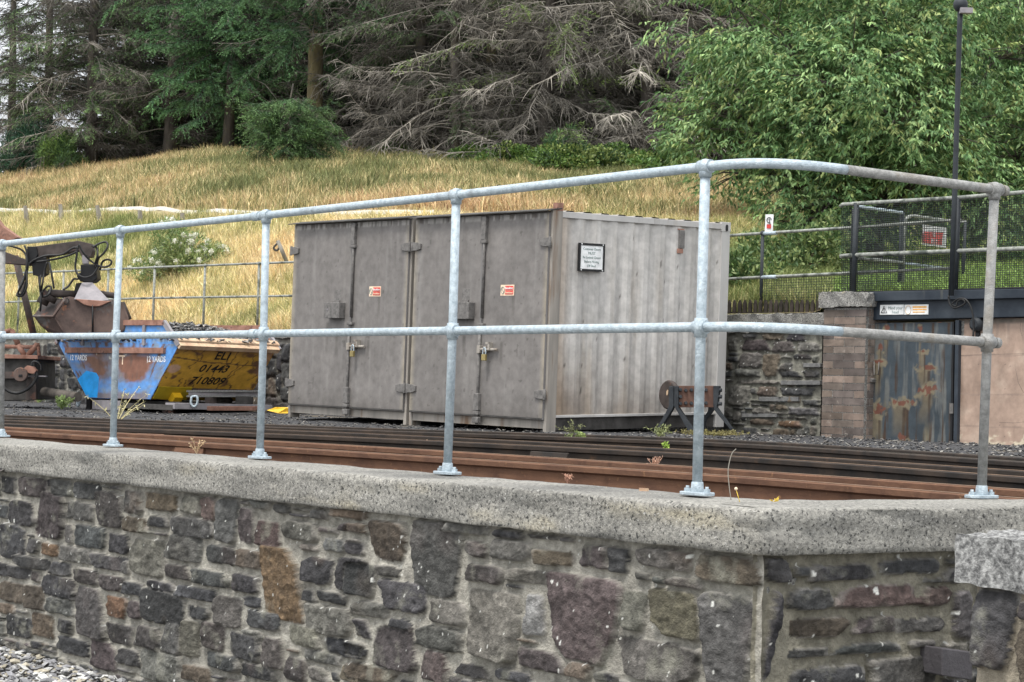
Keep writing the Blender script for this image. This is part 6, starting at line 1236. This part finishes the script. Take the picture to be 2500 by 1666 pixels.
CL = [(1760, 60, 33, 1.0), (1850, -60, 33, 1.2), (1810, 190, 32.5, .95), (1700, 260, 33, .62), (1690, 335, 33.3, .5), (1790, 320, 32.5, .85), (1900, 120, 31.8, 1.1), (1950, 280, 31.5, 1.0), (1880, 380, 32.2, .62), (2030, -40, 32, 1.4), (2060, 190, 31, 1.25),
      (2200, 60, 31.5, 1.4), (2210, 280, 31, 1.2), (2100, 360, 31.6, .85), (2330, 150, 32, 1.3), (2400, -30, 33, 1.5), (2460, 280, 32.5, 1.2), (2320, 350, 31.2, .9), (2560, 120, 33, 1.5), (2440, 420, 32.2, .8), (2250, 440, 31.5, .6), (2600, 380, 33, 1.1), (2100, 120, 34.5, 1.3), (2300, 300, 34.5, 1.3),
      (1900, 480, 31.8, .42), (1960, 560, 31.5, .62), (1880, 610, 31.8, .52), (1990, 640, 31.8, .55), (2050, 520, 31.4, .55), (1850, 660, 32, .38), (2130, 560, 32.3, .5), (2440, 520, 32, .55), (2380, 590, 32.2, .45), (2500, 560, 32.5, .6), (1745, 445, 32.8, .26), (1930, 690, 31.6, .4), (2030, 440, 31.7, .5), (2180, 520, 32.5, .45), (2350, 500, 31.8, .5)]
GL = [(.095, .175, .075), (.13, .225, .095), (.165, .265, .115), (.065, .13, .055), (.23, .33, .15), (.24, .29, .12)]
broadleaf('large leafy green cherry-like tree filling the upper right behind the mesh fence', 2125, 32.5, 690, CL, 125000, 9, GL, .115, .019)
CL2 = [(2480, 330, 40, 1.3), (2420, 420, 40, 1.1), (2560, 250, 41, 1.6), (2520, 480, 40, 1.2), (2380, 330, 41, 1.0), (2620, 420, 40, 1.4), (2450, 540, 40.5, .7), (2240, 460, 41, 1.2), (2100, 480, 41, 1.1), (1980, 430, 42, 1.0), (2320, 560, 41, .7)]
broadleaf('duller small-leaved tree behind the large leafy one at the right edge', 2500, 41, 640, CL2, 45000, 19, [(.07, .12, .05), (.10, .15, .07), (.05, .09, .04)], .10, .024)
# tall weeds on the bank right of the container
for i, (px, py, Y, ww, hh, n, lab) in enumerate(((1815, 735, 26.5, .45, .8, 2200, 'leafy green shrub behind the pickets close to the container corner'), (1960, 700, 28.5, .8, 1.1, 5000, 'leafy green shrub beneath the big tree behind the wire mesh panel'))):
    bush('shrub', lab, px, py, Y, ww, hh, n, (.09, .018), 80 + i, [(.05, .09, .035), (.09, .14, .05), (.16, .20, .08)])
# ---------------------------------------------------------------- small weeds in the yard and on the wall
def weed(name, label, px, py, z, h_, n, m, col, seed, spread=.12, leaf=None, cat='weed', Y=None):
    rng = np.random.default_rng(seed); b = onz(px, py, z) if Y is None else at(px, py, Y); B = np.array(b); t = thing(name, label, cat, tuple(b))
    a = rng.uniform(0, 6.28, n); r_ = rng.uniform(.1, 1, n) * spread; hh = h_ * rng.uniform(.4, 1, n); P = np.stack([np.stack([np.cos(a) * r_ * s, np.sin(a) * r_ * s, hh * s ** .8], 1) for s in (0, .4, .75, 1)], 1)
    V, q = tubes(P + B, np.tile(np.array([[.0022, .002, .0015, .001]]), (n, 1)) * (1.3 if h_ < .25 else 2), 3); npmesh('stems', V, q, 'twig', t, np.tile([col], (len(V), 1)))
    k = 5; O = P[:, 1:].reshape(-1, 3); O = np.repeat(O, k, 0); D = unit(rng.normal(0, 1, O.shape) + [0, 0, .3]); S = unit(np.cross(D, rng.normal(0, 1, O.shape))); lf = leaf or (.03, .006)
    V, q = leafquads(O + B, D, S, lf[0] * rng.uniform(.5, 1.3, len(O)), np.full(len(O), lf[1])); npmesh('leaves', V, q, m, t, np.repeat(np.tile([col], (len(O), 1)) * rng.uniform(.7, 1.3, (len(O), 1)), 4, 0)); return t
weed('pink_weed', 'tuft of dry pinkish stems growing against the orange rail near the fourth post', 1600, 1150, CT - .1, .085, 16, 'leaf', (.42, .26, .2), 1, .05, (.014, .003))
weed('pink_weed', 'small sparse pinkish weed by the coping, left of the larger pink tuft', 1385, 1180, CT - .06, .04, 6, 'leaf', (.38, .22, .17), 2, .03, (.012, .003))
weed('pink_weed', 'tiny reddish weed on the rail ballast right of the third post', 1050, 1095, CT - .1, .06, 8, 'leaf', (.38, .26, .2), 3, .04, (.012, .003))
weed('dry_weed', 'straw coloured dry weed beside the rusty fishplate near the left', 480, 1108, CT - .06, .08, 5, 'leaf', (.4, .3, .2), 4, .05, (.015, .004))
weed('green_weed', 'bright green weed between the rails below the buffer stop, left one', 1386, 1094, RZ - .1, .13, 14, 'leaf', (.17, .21, .08), 5, .04, (.02, .005))
weed('green_weed', 'bright yellow green weed between the rails, just right of its neighbour', 1418, 1094, RZ - .1, .13, 18, 'leaf', (.2, .25, .09), 6, .05, (.025, .006))
weed('green_weed', 'little green weed between the rails, left of the fourth post', 1625, 1108, RZ - .1, .08, 8, 'leaf', (.26, .36, .08), 7, .03, (.03, .008))
weed('green_weed', 'pale spiky green weed clump beside the crane wagon', 95, 985, .0, .42, 40, 'leaf', (.24, .33, .13), 8, .32, (.06, .008))
weed('green_weed', 'low bright green leafy weed on the ground left of the blue skip', 150, 1000, .0, .2, 30, 'leaf', (.17, .23, .09), 9, .18, (.05, .010))
weed('dry_weed', 'tall straw coloured stems between the tracks in front of the skip', 285, 1034, RZ - .12, .42, 10, 'leaf', (.45, .42, .25), 10, .4, (.04, .006))
weed('green_weed', 'sparse green weeds by the buffer stop feet on the left', 1610, 1068, .0, .14, 14, 'leaf', (.17, .19, .09), 12, .16, (.035, .007))
weed('moss_weed', 'mossy olive weeds on the ground behind the buffer stop', 1740, 1066, .0, .07, 60, 'leaf', (.2, .18, .08), 13, .45, (.03, .008))
weed('green_weed', 'small weeds at the foot of the right container corner', 1400, 1062, .0, .16, 10, 'leaf', (.18, .19, .1), 14, .2, (.03, .006))
weed('green_weed', 'dry tuft of yellow grass under the right container doors', 1235, 1046, .0, .09, 40, 'leaf', (.38, .34, .14), 15, .25, (.07, .006))
weed('red_stonecrop', 'patch of red stonecrop at the foot of the near wall, lower left', 70, 1563, GRAV + .01, .05, 160, 'leaf', (.24, .06, .06), 16, .22, (.02, .007))
weed('dry_weed', 'wispy fern stems hanging over the gravel at the wall foot, lower left', 185, 1590, GRAV + .06, .10, 26, 'leaf', (.32, .26, .15), 17, .09, (.02, .004))
# stems on the coping by the fourth post
q = onz(1785, 1222, CT); st_ = props(MB().tube(catmull([q, q + Vector((-.008, 0, .05)), q + Vector((-.012, 0, .10)), q + Vector((-.002, 0, .15)), q + Vector((.012, 0, .168))], 5), .0016, 5).build('grass_stalk', 'greywood'), 'single thin curved straw stalk on the coping right of the fourth post', 'grass')
q = onz(1806, 1226, CT); t = thing('seed_head', 'short stalk with a pale round seed head on the coping', 'plant', tuple(q)); MB().tube([q, q + Vector((-.012, 0, .038))], .0014, 5).build('stalk', 'yflower', t); MB().ball(q + Vector((-.013, 0, .042)), .0055, 6).build('head', 'cream', t)
q = onz(1890, 1230, CT); t = thing('yellow_plant', 'tiny yellow leafed plant rooted on the coping near the corner', 'plant', tuple(q)); mb = MB()
V, fq = leafquads(np.tile(np.array(q), (12, 1)) + RNG.normal(0, .003, (12, 3)) + [0, 0, .008], unit(RNG.normal(0, 1, (12, 3)) * [1, 1, .4] + [0, 0, .35]), unit(RNG.normal(0, 1, (12, 3))), RNG.uniform(.012, .03, 12), np.full(12, .004)); npmesh('leaves', V, fq, 'yflower', t)
for i, (px, py, s_) in enumerate(((1572, 1201, 1.), (1487, 1192, .6))):
    q = onz(px, py, CT); rough_block('mortar_lump', q - Vector((.014 * s_, 0, .004)), Vector((1, 0, 0)), Vector((0, 1, 0)), .034 * s_, .02, .014 * s_, 'palerust', None, 30 + i, .003, .006)
    props(bpy.data.objects[-1] if 0 else C.objects[-1], ('larger', 'smaller')[i] + ' pale crumb of mortar lying on the back edge of the coping', 'stone')
